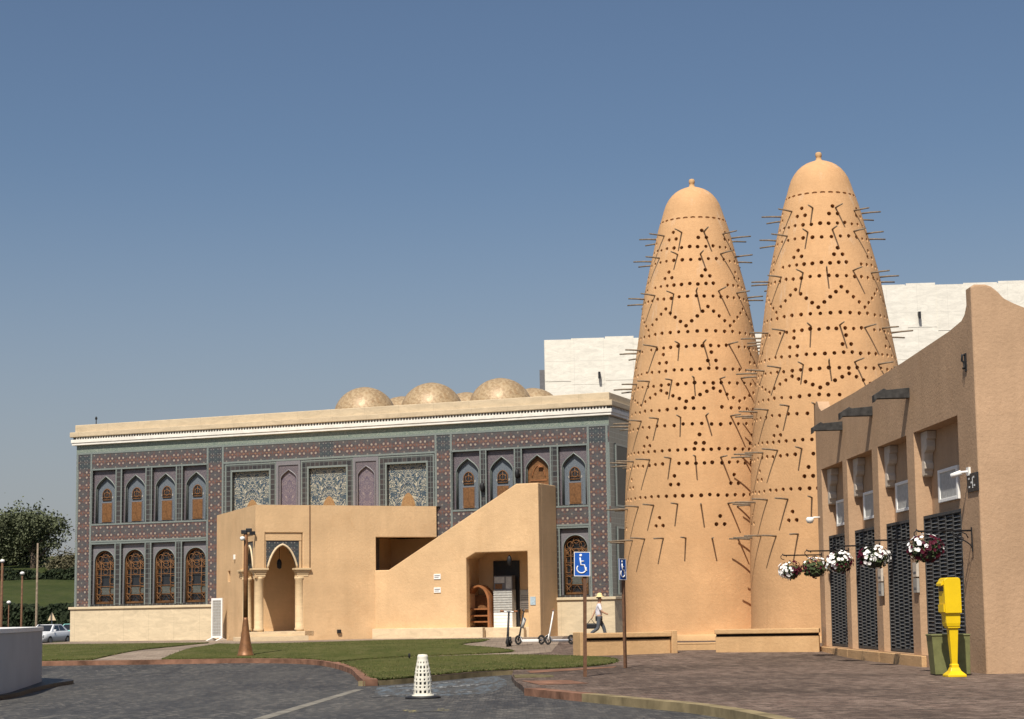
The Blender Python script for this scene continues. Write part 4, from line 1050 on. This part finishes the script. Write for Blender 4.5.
bspec = [
 (.62, 'iron wall bracket nearest the yellow box', 'large basket nearest the camera, white left half and big burgundy right half', lambda x, z, r: 0 if (x < -.1 and z > -.1 and r.random() < .7) or r.random() < .06 else 1, 1.13, 2.94, .42),
 (6.08, 'iron wall bracket second from the yellow box', 'round basket almost all white with burgundy only on its left edge', lambda x, z, r: 1 if (x < -.72 or r.random() < .12) else 0, 1.12, 2.92, .41),
 (10.16, 'iron wall bracket in the middle of the five', 'basket white on top and left with burgundy below on the right', lambda x, z, r: 0 if (z > .15 or x < -.35) and r.random() < .85 else 1, 1.23, 2.90, .40),
 (14.39, 'iron wall bracket second from the far end', 'dark basket with few white flowers and mostly burgundy and leaves', lambda x, z, r: (0 if (z > .45 and r.random() < .6) else (1 if r.random() < .6 else 2)), 1.1, 2.84, .40),
 (18.66, 'iron wall bracket at the far end pillar', 'farthest basket against the tower, white left half and burgundy right half', lambda x, z, r: 0 if x < .05 and r.random() < .85 else 1, 1.1, 2.86, .39)]
for i, (s, lb, lk, kf, off, bz, rr) in enumerate(bspec):
    bracket(lb, shop_pt(s, 0, 3.36)); basket(lk, shop_pt(s, off, bz), kf, 40 + i, rr)

# ------------------------------------------------------------------ yellow box and bin
t = empty('yellow_post_box', 'bright yellow pedestal box standing before the shop wall', 'post box', (9.87, 41.2, 0), R(4))
mb = MB(); hp = [(-.215, 1.42), (.165, 1.42), (.165, 2.15), (.15, 2.195), (.11, 2.22), (-.14, 2.22), (-.195, 2.195), (-.215, 2.15)]
mb.prism([(x, -.22, z) for x, z in hp], (0, .46, 0)); hd = mb.build('head', 'yellow', t, bevel=.015)
mb = MB(); mb.prism([(-.21, -.17, 2.16), (-.275, -.17, 2.09), (-.275, -.17, 2.04), (-.21, -.17, 2.07)], (0, .36, 0)); mb.build('hood', 'yellow', hd)
mb = MB(); mb.box(-.228, -.22, -.15, .16, 1.92, 2.02); mb.build('slot', 'black', hd)
mb = MB(); mb.box(-.25, -.22, -.2, .2, 1.45, 1.62); mb.build('tray', 'yellow', hd)
mb = MB(); mb.lathe([(.205, 1.13), (.225, 1.2), (.235, 1.417)], 4, (-.02, 0.02, 0), smooth=False); nk = mb.build('neck', 'yellow', t, rotz=R(45))
mb = MB(); mb.lathe([(.20, 1.085), (.20, 1.13), (.13, 1.15)], 4, (0, .01, 0), smooth=False)
mb.lathe([(.085, .22), (.15, 1.085)], 4, (0, .01, 0), smooth=False); mb.lathe([(.12, .2), (.12, .27), (.085, .3)], 4, (0, .01, 0), smooth=False); 
po = mb.build('post', 'yellow', t, rotz=R(45), bevel=.012)
mb = MB(); mb.lathe([(.30, .0), (.30, .05), (.18, .13), (.13, .21)], 4, (0, .01, 0), smooth=False); mb.build('foot', 'yellow', t, rotz=R(45), bevel=.01)
t = empty('litter_bin', 'olive green tapered litter bin against the shop wall behind the yellow box', 'bin', (10.02, 42.36, 0), R(-2))
mb = MB()
b0 = [(-.38, -.3), (.42, -.3), (.42, .3), (-.38, .3)]; b1 = [(-.43, -.34), (.44, -.34), (.44, .34), (-.43, .34)]
for i in range(4):
    j = (i + 1) % 4; mb.face([b0[i] + (.03,), b0[j] + (.03,), b1[j] + (.9,), b1[i] + (.9,)])
mb.face([p + (.03,) for p in b0]); mb.face([p + (.9,) for p in b1]); mb.build('body', 'bin', t, bevel=.02)
mb = MB(); mb.box(-.45, .46, -.36, .36, .9, .94); mb.build('lid', 'bin', t, bevel=.02)

# ------------------------------------------------------------------ disabled parking signs
def sign(loc, rotz, lean, label, off):
    t = empty('parking_sign', label, 'sign', loc, 0, 'blue disabled parking signs'); t.rotation_euler = (0, lean, rotz)
    mb = MB(); mb.box(-.042, .042, .0, .07, -.1, 2.96); mb.build('post', 'rust', t)
    mb = MB(); mb.box(-.2, .2, -.035, -.015, 2.46, 3.06); mb.box(-.1, .1, -.015, .0, 2.6, 2.9); pl = mb.build('plate', 'blue_sign', t, bevel=.006)
    mb = MB()
    for (a, b, c, d) in ((-.2, .2, 2.36, 2.375), (-.2, .2, 2.945, 2.96), (-.2, -.185, 2.375, 2.945), (.185, .2, 2.375, 2.945)): mb.box(a, b, -.040, -.034, c, d)
    y = -.04
    mb.lathe([(.0, -.001), (.034, 0), (.034, .006), (0, .007)], 14, (0, 0, 0)); 
    for v in list(mb.b.verts)[-56:]: v.co = Vector((v.co.x - .035, y + v.co.z * .8, 2.875 + v.co.y))
    mb.tube([(-.05, y, 2.82), (-.035, y, 2.64), (.055, y, 2.64), (.085, y, 2.50), (.12, y, 2.505)], .0185, 6)
    mb.tube([(-.04, y, 2.73), (.045, y, 2.73)], .014, 5)
    mb.tube([(-.015 + .115 * math.cos(R(a)), y, 2.545 + .105 * math.sin(R(a))) for a in range(140, 385, 15)], .0165, 6)
    for v in mb.b.verts: v.co.z += .1
    mb.build('wheelchair_symbol', 'white', pl); pl.location.x = off; return t
sign((1.67, 44.94, 0), R(2), R(1.1), 'blue disabled parking sign facing the camera', -.07)
sign((3.08, 51.44, 0), R(58), R(.1), 'blue disabled parking sign turned edgeways before the left tower', -.14)

# ------------------------------------------------------------------ white perforated bollard lamp
t = empty('perforated_bollard', 'small white perforated tower shaped bollard on a dark base plate', 'bollard', (-1.95, 37.7, -ROAD), 0); t.scale = (.94, .94, .95)
bp = [(.205, .06), (.2, .2), (.19, .4), (.165, .6), (.13, .78), (.118, .84), (.118, .9), (.1, .93)]
mb = MB(); NS = 72
def br(z):
    for (r0, z0), (r1, z1) in zip(bp, bp[1:]):
        if z0 <= z <= z1: return r0 + (r1 - r0) * (z - z0) / (z1 - z0)
    return .1
zs = [.06 + .87 * i / 48 for i in range(49)]
for i in range(48):
    zc = (zs[i] + zs[i + 1]) / 2; row = (zc - .1) / .088
    for k in range(NS):
        inrow = 0 <= row < 8; fr = row % 1.0; ph = (k / 6.0) % 1.0; big = int(row) % 2 == 0
        if inrow and ((big and .22 < fr < .80 and .2 < ph < .72) or (not big and .3 < fr < .72 and .3 < ph < .62)): continue
        P = []
        for kk, z in ((k, zs[i]), (k + 1, zs[i]), (k + 1, zs[i + 1]), (k, zs[i + 1])):
            a = 2 * math.pi * kk / NS; rr = br(z); P.append((rr * math.cos(a), rr * math.sin(a), z))
        mb.face(P, smooth=True)
sh = mb.build('perforated_shell', 'bollard_cream', t, weld=1e-5)
sd = sh.modifiers.new('thick', 'SOLIDIFY'); sd.thickness = .012
mb = MB(); mb.lathe([(.10, .925), (.10, .94), (.02, .945)], 20); mb.build('cap', 'bollard_cream', t)
mb = MB(); mb.lathe([(.39, .0), (.39, .035), (.33, .05)], 28); mb.build('base_plate', 'black', t)
mb = MB(); mb.lathe([(.25, .05), (.24, .075), (.205, .08)], 28); mb.build('collar', 'bollard_cream', t)
mb = MB(); mb.lathe([(.12, .05), (.07, .8)], 14); mb.build('inner_core', 'ink', t)

# ------------------------------------------------------------------ kick scooters
def scooter(loc, rotz, label, stem_mat, deck_mat, lean=0.0, bag=False):
    t = empty('kick_scooter', label, 'scooter', loc, rotz, 'kick scooters parked by the entrance')
    t.rotation_euler = (lean, 0, rotz)
    mb = MB(); mb.box(.14, .86, -.08, .08, .09, .17); mb.prism([(.16, -.04, .12), (.05, -.03, .30), (.02, -.03, .28), (.12, -.04, .1)], (0, .07, 0)); mb.build('deck', deck_mat, t, bevel=.015)
    mb = MB(); mb.tube([(.0, 0, .22), (.06, 0, .46), (.23, 0, 1.10)], .042, 8, .03); mb.build('stem', stem_mat, t)
    mb = MB(); mb.tube([(.20, -.25, 1.13), (.23, -.08, 1.10), (.23, .08, 1.10), (.20, .25, 1.13)], .02, 8); mb.box(.19, .26, -.05, .05, 1.10, 1.14)
    h = mb.build('handlebar', 'steel', t)
    for s in (-1, 1):
        mb = MB(); mb.tube([(.21, s * .15, 1.12), (.20, s * .26, 1.13)], .028, 8); mb.build('grip', 'wood_red' if not bag else 'black', h)
    for x in (-.04, .98):
        mb = MB(); n = 20
        for k in range(n):
            a0, a1 = 2 * math.pi * k / n, 2 * math.pi * (k + 1) / n
            for (r0, y0, r1, y1) in ((.155, -.03, .155, .03), (.155, .03, .09, .035), (.09, .035, .09, -.035), (.09, -.035, .155, -.03)):
                mb.face([(r0 * math.cos(a0), y0, r0 * math.sin(a0)), (r0 * math.cos(a1), y0, r0 * math.sin(a1)), (r1 * math.cos(a1), y1, r1 * math.sin(a1)), (r1 * math.cos(a0), y1, r1 * math.sin(a0))])
        w = mb.build('wheel', 'tyre', t, (x, 0, .155), weld=1e-5)
        mb = MB(); mb.tube([(0, -.028, 0), (0, .028, 0)], .03, 10); 
        for k in range(5): mb.tube([(0, 0, 0), (.088 * math.cos(1.257 * k), 0, .088 * math.sin(1.257 * k))], .014, 5)
        mb.build('hub', 'ink', w)
    mb = MB(); mb.tube([(.98 + .155 * math.cos(R(a)), 0, .13 + .155 * math.sin(R(a))) for a in range(30, 190, 20)], .03, 6); mb.tube([(.82, 0, .14), (.98, 0, .13)], .03, 6); mb.build('rear_fender', 'black', t)
    mb = MB(); mb.tube([(-.04 + .155 * math.cos(R(a)), 0, .13 + .155 * math.sin(R(a))) for a in range(20, 150, 20)], .03, 6); mb.tube([(-.04, .04, .13), (.0, 0, .3)], .03, 6); mb.tube([(-.04, -.04, .155), (.0, 0, .34)], .03, 6); mb.build('fork', 'black' if stem_mat != 'white' else 'white', t)
    if bag:
        mb = MB(); mb.tube([(.13, 0, .55), (.2, 0, .7), (.27, 0, .86)], .075, 8); mb.build('stem_pouch', 'greyplate', t)
    return t
for sc_ in (scooter((.10, 68.9, .385), R(-4), 'black kick scooter with pale deck and grey pouch on its stem, middle of three', 'black', 'white', R(3), True),
            scooter((1.22, 68.7, .375), R(3), 'white stemmed kick scooter beside the low wall', 'white', 'steel', R(-2)),
            scooter((-.34, 67.6, .345), R(84), 'dark kick scooter seen end on, leftmost of three', 'black', 'black', R(2))): sc_.scale = (.86, 1.25, 1.16)

# ------------------------------------------------------------------ bronze street lamp
t = empty('street_lamp', 'bronze street lamp with flared base on the lawn edge before the porch', 'street lamp', (-9.5, 63.8, .24), 0)
mb = MB(); mb.lathe([(.30, 0), (.30, .05), (.27, .08), (.25, .2), (.20, .42), (.135, .85), (.095, 1.25), (.09, 1.34)], 20); mb.build('flared_base', 'bronze', t)
mb = MB(); mb.lathe([(.085, 1.34), (.08, 2.6), (.088, 2.62), (.085, 2.68), (.072, 4.25), (.05, 4.3)], 16); mb.build('pole', 'bronze', t)
mb = MB(); mb.box(-.16, .04, -.1, .08, 4.26, 4.4); mb.box(.0, .2, -.05, .12, 4.32, 4.46); mb.tube([(-.15, 0, 4.3), (.18, 0, 4.36)], .03, 6); mb.build('floodlights', 'black', t, bevel=.02)
mb = MB(); mb.lathe([(.03, -.08), (.07, -.06), (.09, 0), (.08, .05), (.03, .07)], 12, (-.1, -.15, 4.1)); mb.tube([(-.1, -.15, 4.05), (0, 0, 4.08)], .03, 6); mb.build('camera_dome', 'white', t)

t = empty('sprinkler_head', 'small dark sprinkler head standing in the lawn behind the white bollard', 'sprinkler', (-3.55, 60.2, .1), 0)  # a lawn sprinkler, no lamp
mb = MB(); mb.lathe([(.015, -.05), (.02, .08), (.04, .1), (.04, .2), (.02, .22)], 10); mb.build('spike', 'black', t)

# ------------------------------------------------------------------ metal frame panel by the mosque corner
t = empty('mesh_panel', 'white framed grey mesh panel standing on feet by the mosque corner', 'panel', mos(10.62, -2.45, .4), MOS_A + R(-8))
mb = MB()
for (a, b, c, d) in ((-.36, -.28, 0, 2.2), (.28, .36, 0, 2.2), (-.28, .28, 2.08, 2.2), (-.28, .28, .14, .24)): mb.box(a, b, -.04, .04, c, d)
mb.build('frame', 'white', t)
mb = MB(); mb.box(-.28, .28, -.012, .012, .24, 2.08, 0)
for k in range(12): mb.box(-.28, .28, -.02, -.012, .3 + k * .15, .33 + k * .15, 1)
for k in range(5): mb.box(-.23 + k * .11, -.21 + k * .11, -.021, -.012, .24, 2.08, 1)
mb.build('mesh_infill', ['surround', 'greyplate'], t)
for s in (-1, 1):
    mb = MB(); mb.prism([(s * .32 - .05, -.5, 0), (s * .32 - .05, .5, 0), (s * .32 - .05, .05, .14), (s * .32 - .05, -.05, .14)], (.1, 0, 0)); mb.build('foot', 'white', t)

# ------------------------------------------------------------------ white curved wall at the left
t = empty('curved_white_wall', 'curved white wall with rounded end in its own shade at the roadside', 'wall', (-11.2, 41, -ROAD), 0)
pts = smooth_line([(-2.0, -6.0), (-.55, -2.6), (-.35, 0), (-.75, 3.0), (-1.25, 6.2), (-1.62, 8.2), (-2.3, 9.6), (-3.6, 10.2), (-6, 10.0), (-14, 9.0)], 7)
mb = MB()
pts3 = pts + [(-14, -6.0)]
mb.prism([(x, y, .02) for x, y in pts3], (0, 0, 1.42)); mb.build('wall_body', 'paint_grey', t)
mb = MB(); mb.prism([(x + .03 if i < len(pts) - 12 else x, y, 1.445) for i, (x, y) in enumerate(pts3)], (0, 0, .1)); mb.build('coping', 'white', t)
mb = MB(); base = smooth_line([(-1.8, -6.0), (-.4, -2.6), (-.15, 0), (-.5, 3.0), (-.8, 6.2), (-.85, 8.6), (-1.8, 10.2), (-3.6, 10.9), (-14, 9.8)], 6) + [(-14, -6)]
mb.prism([(x, y, .0) for x, y in base], (0, 0, .1)); mb.build('base_slab', 'black', t)

# ------------------------------------------------------------------ white building behind
t = empty('white_building', 'large white stone clad building rising behind mosque and towers', 'building', (2.2, 121, 0), R(-3))
def clad(x0, x1, y0, top, name):
    mb = MB(); mb.box(x0, x1, y0, y0 + 25, 0, top, 0)
    u = x0 + .0; k = 0
    while u < x1 - 1.0:
        w = (1.8, 2.3, 2.0)[k % 3]; w = min(w, x1 - u); dd = (.05, .0, .02)[k % 3]
        mb.box(u + .03, u + w - .03, y0 - dd * .3 - .012, y0 - .003, top - 3.1 + (.0 if k % 2 else .25), top + (.0, .07, .14)[k % 3], 0)
        u += w; k += 1
    mb.box(x0 - .04, x1 + .04, y0 - .012, y0 - .002, top - 5.0, top - 4.97, 0)
    return mb.build(name, 'white_clad', t)
clad(0, 20.0, 0, 19.9, 'lower_block'); clad(20.2, 50, -1.0, 22.85, 'upper_block')
for x, z, yy in ((3.7, 17.5, 0), (8.6, 17.5, 0), (25.1, 20.9, -1), (33.4, 21.0, -1)):
    mb = MB(); mb.box(x - .08, x + .08, yy - .4, yy, z - .1, z + .1); mb.box(x - .08, x + .08, yy - .4, yy - .2, z - .35, z - .1); mb.build('water_spout', 'black', t)
mb = MB(); mb.box(-.36, -.02, .3, 2.2, 0, 17.9); mb.build('dark_duct', 'ink', t)

# ------------------------------------------------------------------ person striding by the mosque plinth
PL = Vector((3.36, 74.0, .4))
pr = empty('person', 'person in pale shirt, dark trousers and straw hat walking behind the low wall', 'person', PL, R(90))
def skin(name, joints, edges, mat_, parent, root=0):
    me = bpy.data.meshes.new(name); me.from_pydata([j[:3] for j in joints], edges, [])
    o = bpy.data.objects.new(name, me); COL.objects.link(o); o.parent = parent
    md = o.modifiers.new('skin', 'SKIN'); sv = me.skin_vertices[0].data
    for i, j in enumerate(joints): sv[i].radius = (j[3], j[3] * (j[4] if len(j) > 4 else 1)); sv[i].use_root = (i == root)
    sb = o.modifiers.new('sub', 'SUBSURF'); sb.levels = 1; sb.render_levels = 2
    me.materials.append(MT[mat_]); return o
# faces local -y; walks towards -y
BJ = [(0, 0, .98, .13, .8), (0, 0, 1.2, .125, .8), (0, -.02, 1.42, .14, .7), (0, -.03, 1.54, .055), (0, -.05, 1.64, .085, 1.1), (0, -.05, 1.76, .075, 1.1),
      (.19, -.01, 1.43, .055), (.24, .15, 1.18, .042), (.24, .26, .96, .033), (.24, .30, .88, .04, .6),
      (-.19, -.02, 1.43, .055), (-.25, -.1, 1.19, .042), (-.2, -.3, 1.08, .033), (-.17, -.37, 1.07, .04, .6),
      (.1, 0, .92, .085), (.11, -.2, .53, .06), (.11, -.28, .1, .042), (.11, -.42, .04, .04, .6),
      (-.1, .0, .92, .085), (-.11, .05, .5, .06), (-.11, .38, .28, .042), (-.11, .42, .16, .04, .6)]
BE = [(0, 1), (1, 2), (2, 3), (3, 4), (4, 5), (2, 6), (6, 7), (7, 8), (8, 9), (2, 10), (10, 11), (11, 12), (12, 13), (0, 14), (14, 15), (15, 16), (16, 17), (0, 18), (18, 19), (19, 20), (20, 21)]
skin('body', BJ, BE, 'skin', pr)
f = 1.22
TJ = [(0, 0, .9, .175, .9), (0, 0, 1.2, .165, .9), (0, -.02, 1.40, .172, .8), (0, -.03, 1.50, .075), (.19, -.01, 1.43, .075), (.24, .09, 1.2, .062), (-.19, -.02, 1.43, .075), (-.25, -.09, 1.2, .062)]
skin('shirt', TJ, [(0, 1), (1, 2), (2, 3), (2, 4), (4, 5), (2, 6), (6, 7)], 'shirt', pr)
LJ = [(0, 0, .97, .14, .85), (.1, 0, .9, .105), (.11, -.2, .53, .078), (.11, -.28, .14, .062), (-.1, .0, .9, .105), (-.11, .05, .5, .078), (-.11, .36, .30, .062)]
skin('trousers', LJ, [(0, 1), (1, 2), (2, 3), (0, 4), (4, 5), (5, 6)], 'trouser', pr)
mb = MB(); mb.lathe([(.21, 1.765), (.2, 1.785), (.105, 1.80), (.10, 1.86), (.075, 1.92), (.02, 1.94)], 18, (0, -.05, 0), sy=1.12); mb.build('hat', 'straw', pr)
for s, p in ((1, (.11, -.33, .04)), (-1, (-.11, .43, .2))):
    mb = MB(); mb.lathe([(.05, -.04), (.06, .0), (.05, .05), (.02, .07)], 10, p, sy=2.2); mb.build('shoe', 'white', pr)
mb = MB(); mb.lathe([(.085, 1.71), (.098, 1.74), (.096, 1.78)], 14, (0, -.015, 0), sy=1.05); mb.build('hair', 'ink', pr)
# face: eyes, nose, mouth, ears
mb = MB()
for s in (-1, 1): mb.lathe([(.004, -.008), (.011, 0), (.004, .008)], 8, (s * .03, -.138, 1.685))
mb.build('eyes', 'black', pr)
mb = MB(); mb.prism([(-.012, -.138, 1.645), (.012, -.138, 1.645), (.005, -.14, 1.69), (-.005, -.14, 1.69)], (0, -.02, -.004)); 
for s in (-1, 1): mb.lathe([(.005, -.03), (.018, 0), (.005, .03)], 8, (s * .095, -.04, 1.67))
mb.build('nose_and_ears', 'skin', pr)
t = empty('shoulder_bag', 'dark bag carried behind the walking person', 'bag', PL + Vector((-.31, .24, .55)), 0)
mb = MB(); mb.box(-.24, .22, -.06, .06, -.06, .16); mb.build('bag_body', 'black', t, bevel=.04)
mb = MB(); mb.tube([(-.15, 0, .15), (0, 0, .34), (.14, 0, .15)], .015, 6); mb.build('strap', 'black', t)

# ------------------------------------------------------------------ cars
def car(loc, rotz, label, paint):
    t = empty('parked_car', label, 'car', loc, rotz, 'cars parked beyond the mosque corner')
    # lengthwise x (front at -x), sections as closed outlines
    xs_ = [-2.25, -2.15, -1.7, -1.0, -.55, 0, .6, 1.25, 1.75, 2.15, 2.25]
    belt = [.62, .74, .82, .90, .93, .94, .95, .95, .95, .92, .82]; hw = [.70, .80, .87, .90, .91, .91, .91, .90, .87, .80, .74]
    mb = MB(); rows = []
    for x, b, w in zip(xs_, belt, hw):
        rows.append([mb.b.verts.new(p) for p in ((x, -w * .96, .24), (x, -w, .5), (x, -w * .97, b - .06), (x, -w * .88, b), (x, w * .88, b), (x, w * .97, b - .06), (x, w, .5), (x, w * .96, .24))])
    for a, c in zip(rows, rows[1:]):
        for k in range(8): f = mb.b.faces.new((a[k], a[(k + 1) % 8], c[(k + 1) % 8], c[k])); f.smooth = True
    mb.b.faces.new(rows[0]); mb.b.faces.new(rows[-1][::-1]); bd = mb.build('body', paint, t)
    mb = MB(); lo = [(-1.05, .80, .90), (1.75, .80, .95)]; 
    c0 = [(-1.05, -.79, .90), (-1.05, .79, .90), (1.8, .76, .94), (1.8, -.76, .94)]; c1 = [(-.25, -.60, 1.42), (-.25, .60, 1.42), (1.0, .58, 1.43), (1.0, -.58, 1.43)]
    mb.face(c1)
    for i in range(4): j = (i + 1) % 4; mb.face([c0[i], c0[j], c1[j], c1[i]])
    cab = mb.build('cabin', paint, t, bevel=.05)
    def lerp(a, b, u): return Vector(a) * (1 - u) + Vector(b) * u
    def glass_on(i, u0, u1, v0, v1, nm):
        j = (i + 1) % 4; P = [lerp(lerp(c0[i], c0[j], u), lerp(c1[i], c1[j], u), v) for u, v in ((u0, v0), (u1, v0), (u1, v1), (u0, v1))]
        n = (P[1] - P[0]).cross(P[3] - P[0]).normalized(); ctr = sum(P, Vector()) / 4
        if n.dot(ctr - Vector((.4, 0, 1.1))) < 0: n = -n
        mb = MB(); mb.prism([p + n * .004 for p in P], n * .008); mb.build(nm, 'glass', cab)
    glass_on(0, .07, .93, .1, .92, 'windscreen'); glass_on(2, .07, .93, .12, .9, 'rear_window')
    for i in (1, 3):
        glass_on(i, *((.12, .48, .14, .86) if i == 1 else (.52, .88, .14, .86)), 'side_window'); glass_on(i, *((.52, .86, .14, .86) if i == 1 else (.14, .48, .14, .86)), 'side_window')
    for x in (-1.4, 1.35):
        for s in (-1, 1):
            mb = MB(); mb.tube([(x, s * .74, .32), (x, s * .92, .32)], .32, 20, smooth=False); w = mb.build('wheel', 'tyre', t)
            mb = MB(); mb.tube([(x, s * .90, .32), (x, s * .935, .32)], .2, 12, smooth=False); mb.build('rim', 'steel', w)
    for s in (-1, 1):
        mb = MB(); mb.box(-2.27, -2.1, s * .62 - .16, s * .62 + .16, .60, .74); mb.build('headlight', 'lens', t, bevel=.03)
        mb = MB(); mb.box(2.14, 2.28, s * .62 - .15, s * .62 + .15, .68, .82); mb.build('tail_light', 'lamp_red', t, bevel=.03)
        mb = MB(); mb.box(-.85, -.7, s * .95 - .09, s * .95 + .09, .95, 1.07); mb.build('mirror', paint, t, bevel=.03)
    mb = MB(); mb.box(-2.29, -2.2, -.45, .45, .34, .56); mb.build('grille', 'black', t)
    return t
car((-32.75, 127.0, -ROAD), R(79), 'silver white saloon car parked at the far left beyond the white wall', 'silver')
car((-33.9, 139.0, -ROAD), R(84), 'mint green car half hidden behind the mosque corner', 'mint')

# ------------------------------------------------------------------ distant poles at the left
def dist_lamp(loc, h, label, r=.09, head=True, mat_='rust'):
    t = empty('lamp_post', label, 'lamp post', loc, 0, 'slim posts in the car park')
    mb = MB(); mb.lathe([(r * 1.8, 0), (r * 1.6, .3), (r, .5), (r * .7, h)], 10); mb.build('post', mat_, t)
    if head:
        mb = MB(); mb.lathe([(.04, h - .03), (.13, h + .02), (.17, h + .10), (.11, h + .18), (.03, h + .21)], 12); mb.build('lamp_head', 'white', t)
    return t
dist_lamp((-34.3, 121, -ROAD), 5.6, 'brown post at the left edge with white lamp head', .11)
dist_lamp((-33.9, 124.5, -ROAD), 4.85, 'slim post with white lamp head, second from the left edge', .08)
dist_lamp((-34.2, 129.5, -ROAD), 7.2, 'tall bare tan pole right of the white headed post', .09, False, 'stick')
dist_lamp((-36.6, 131, -ROAD), 2.95, 'short slim post with small white head in front of the hill', .05)
t = empty('triangle_sign', 'small pale triangular road sign on a slim post before the hill', 'sign', (-33.6, 131.5, -ROAD), 0)
mb = MB(); mb.tube([(0, .03, 0), (0, .03, 2.2)], .03, 6); mb.build('post', 'steel', t)
mb = MB(); mb.prism([(-.3, 0, 1.7), (.3, 0, 1.7), (0, 0, 2.32)], (0, .02, 0)); mb.build('plate', 'cream_plain', t)

# ------------------------------------------------------------------ trees and hedges
def crown(lobes, n, leaf, seed, clump=26):
    r2 = random.Random(seed); b = bmesh.new(); tot = sum(l[3] * l[4] * l[5] for l in lobes)
    for (cx, cy, cz, rx, ry, rz) in lobes:
        m = int(n * rx * ry * rz / tot)
        for _ in range(m):
            d = Vector((r2.gauss(0, 1), r2.gauss(0, 1), r2.gauss(0, 1))).normalized(); q = r2.uniform(.35, 1.0) ** .6 * (1 + .12 * r2.gauss(0, 1))
            c = Vector((cx + d.x * rx * q, cy + d.y * ry * q, cz + d.z * rz * q)); cr = r2.uniform(.25, .55)
            for _k in range(clump):
                p = c + Vector((r2.gauss(0, 1), r2.gauss(0, 1), r2.gauss(0, .8))) * cr
                nn = Vector((r2.gauss(0, .7), r2.gauss(0, .7), r2.uniform(.2, 1))).normalized(); e1 = nn.orthogonal().normalized(); e2 = nn.cross(e1); a = r2.uniform(0, 6.28)
                u = (e1 * math.cos(a) + e2 * math.sin(a)) * leaf * r2.uniform(.7, 1.3); v = nn.cross(u) * .5
                b.faces.new([b.verts.new(p + u), b.verts.new(p + v), b.verts.new(p - u), b.verts.new(p - v)])
    return b
def tree(loc, label, lobes, trunk, n, leaf, seed, mat_, cat='tree', name='tree', group='trees on the hill'):
    t = empty(name, label, cat, loc, 0, group)
    mb = MB()
    for (pts, r0, r1) in trunk: mb.tube(pts, r0, 8, r1)
    if trunk: mb.build('trunk', 'bark', t)
    mb = MB(); mb.b.free(); mb.b = crown(lobes, n, leaf, seed); mb.build('crown', mat_, t, recalc=False)
    return t
tk = [([(0, 0, -.5), (.1, 0, 1.2), (.0, 0, 2.2)], .34, .24), ([(0, 0, 2.1), (-1.1, .2, 3.4), (-2.2, .2, 4.6)], .2, .07), ([(0, 0, 2.1), (.9, -.3, 3.3), (1.9, -.2, 4.2)], .18, .06), ([(0, 0, 2.1), (.1, .3, 4.8)], .18, .06), ([(.1, 0, 1.2), (1.6, .2, 2.8), (2.6, .2, 3.2)], .13, .05)]
tree((-47.5, 178, 6.0), 'broad dark acacia tree with forked trunk on the hill', [(-.6, 0, 5.0, 2.8, 2.4, 1.7), (1.4, .3, 4.7, 2.0, 2.0, 1.3), (-2.6, 0, 4.1, 1.7, 1.7, 1.2), (2.3, 0, 3.2, .9, 1.0, .7), (-.3, 0, 3.4, 2.2, 1.6, .9), (-3.2, 0, 2.8, 1.2, 1.2, .9)], tk, 250, .16, 5, 'tree_leaf')
tree((-51.0, 184, 6.2), 'dense dark tree cut by the left edge of the picture', [(0, 0, 4.0, 2.8, 2.6, 2.4), (1.6, 0, 2.6, 2.0, 2, 1.8), (-1.5, 0, 2.5, 2.2, 2, 2)], tk[:1] + tk[1:3], 420, .17, 6, 'tree_leaf')
tree((-42.8, 176, 5.6), 'low dusty grey brown shrub right of the acacia trunk', [(0, 0, 1.2, 2.3, 1.6, 1.3), (1.6, .4, 1.5, 1.6, 1.4, 1.4), (-1.6, 0, .8, 1.4, 1.2, .9)], [([(0, 0, -.4), (0, 0, 1.0)], .12, .06)], 240, .14, 7, 'tree_leaf_dry', 'shrub', 'shrub')
tree((-38.0, 186, 6.4), 'dusty shrub half hidden behind the mosque edge', [(0, 0, 1.2, 2.4, 1.6, 1.5), (-1.6, 0, 1.0, 1.5, 1.4, 1.2)], [([(0, 0, -.4), (0, 0, 1.0)], .12, .06)], 160, .14, 8, 'tree_leaf_dry', 'shrub', 'shrub')
def hedge(x0, x1, y, z, h, d, label, seed, n, m_='hedge_leaf'):
    r2 = random.Random(seed); b = bmesh.new()
    t = empty('hedge', label, 'hedge', ((x0 + x1) / 2, y, z), 0, 'clipped hedges across the hill')
    L = x1 - x0
    for _ in range(n):
        p = Vector((r2.uniform(-L / 2, L / 2), r2.uniform(-d / 2, d / 2), 0)); hh = h * (1 + .12 * math.sin(p.x * 1.1) + .08 * math.sin(p.x * 2.7)); p.z = r2.uniform(0, hh)
        if r2.random() < .4: p.z = hh * r2.uniform(.92, 1.02)
        elif r2.random() < .6: p.y = -d / 2 * r2.uniform(.9, 1.05)
        nn = Vector((r2.gauss(0, .7), r2.gauss(-.3, .7), r2.uniform(0, 1))).normalized(); e1 = nn.orthogonal().normalized(); e2 = nn.cross(e1); u = e1 * .2 * r2.uniform(.6, 1.3); v = e2 * .13
        b.faces.new([b.verts.new(p + u), b.verts.new(p + v), b.verts.new(p - u), b.verts.new(p - v)])
    mb = MB(); mb.b.free(); mb.b = b; mb.build('leaves', m_, t, recalc=False)
    mb = MB(); mb.box(-L / 2, L / 2, -d / 2 + .1, d / 2 - .1, -.5, h * .85); mb.build('branch_core', 'hedge_leaf', t)
    return t
hedge(-86, -34, 169.5, 4.6, 1.55, 2.2, 'clipped hedge and its dark shade band along the top of the grass slope', 21, 9500)  # hedge made taller so it takes in the shadow band beneath
hedge(-78, -28, 143.5, .7, 2.0, 5.0, 'deep green shrub bank at the foot of the grass slope', 22, 16000)
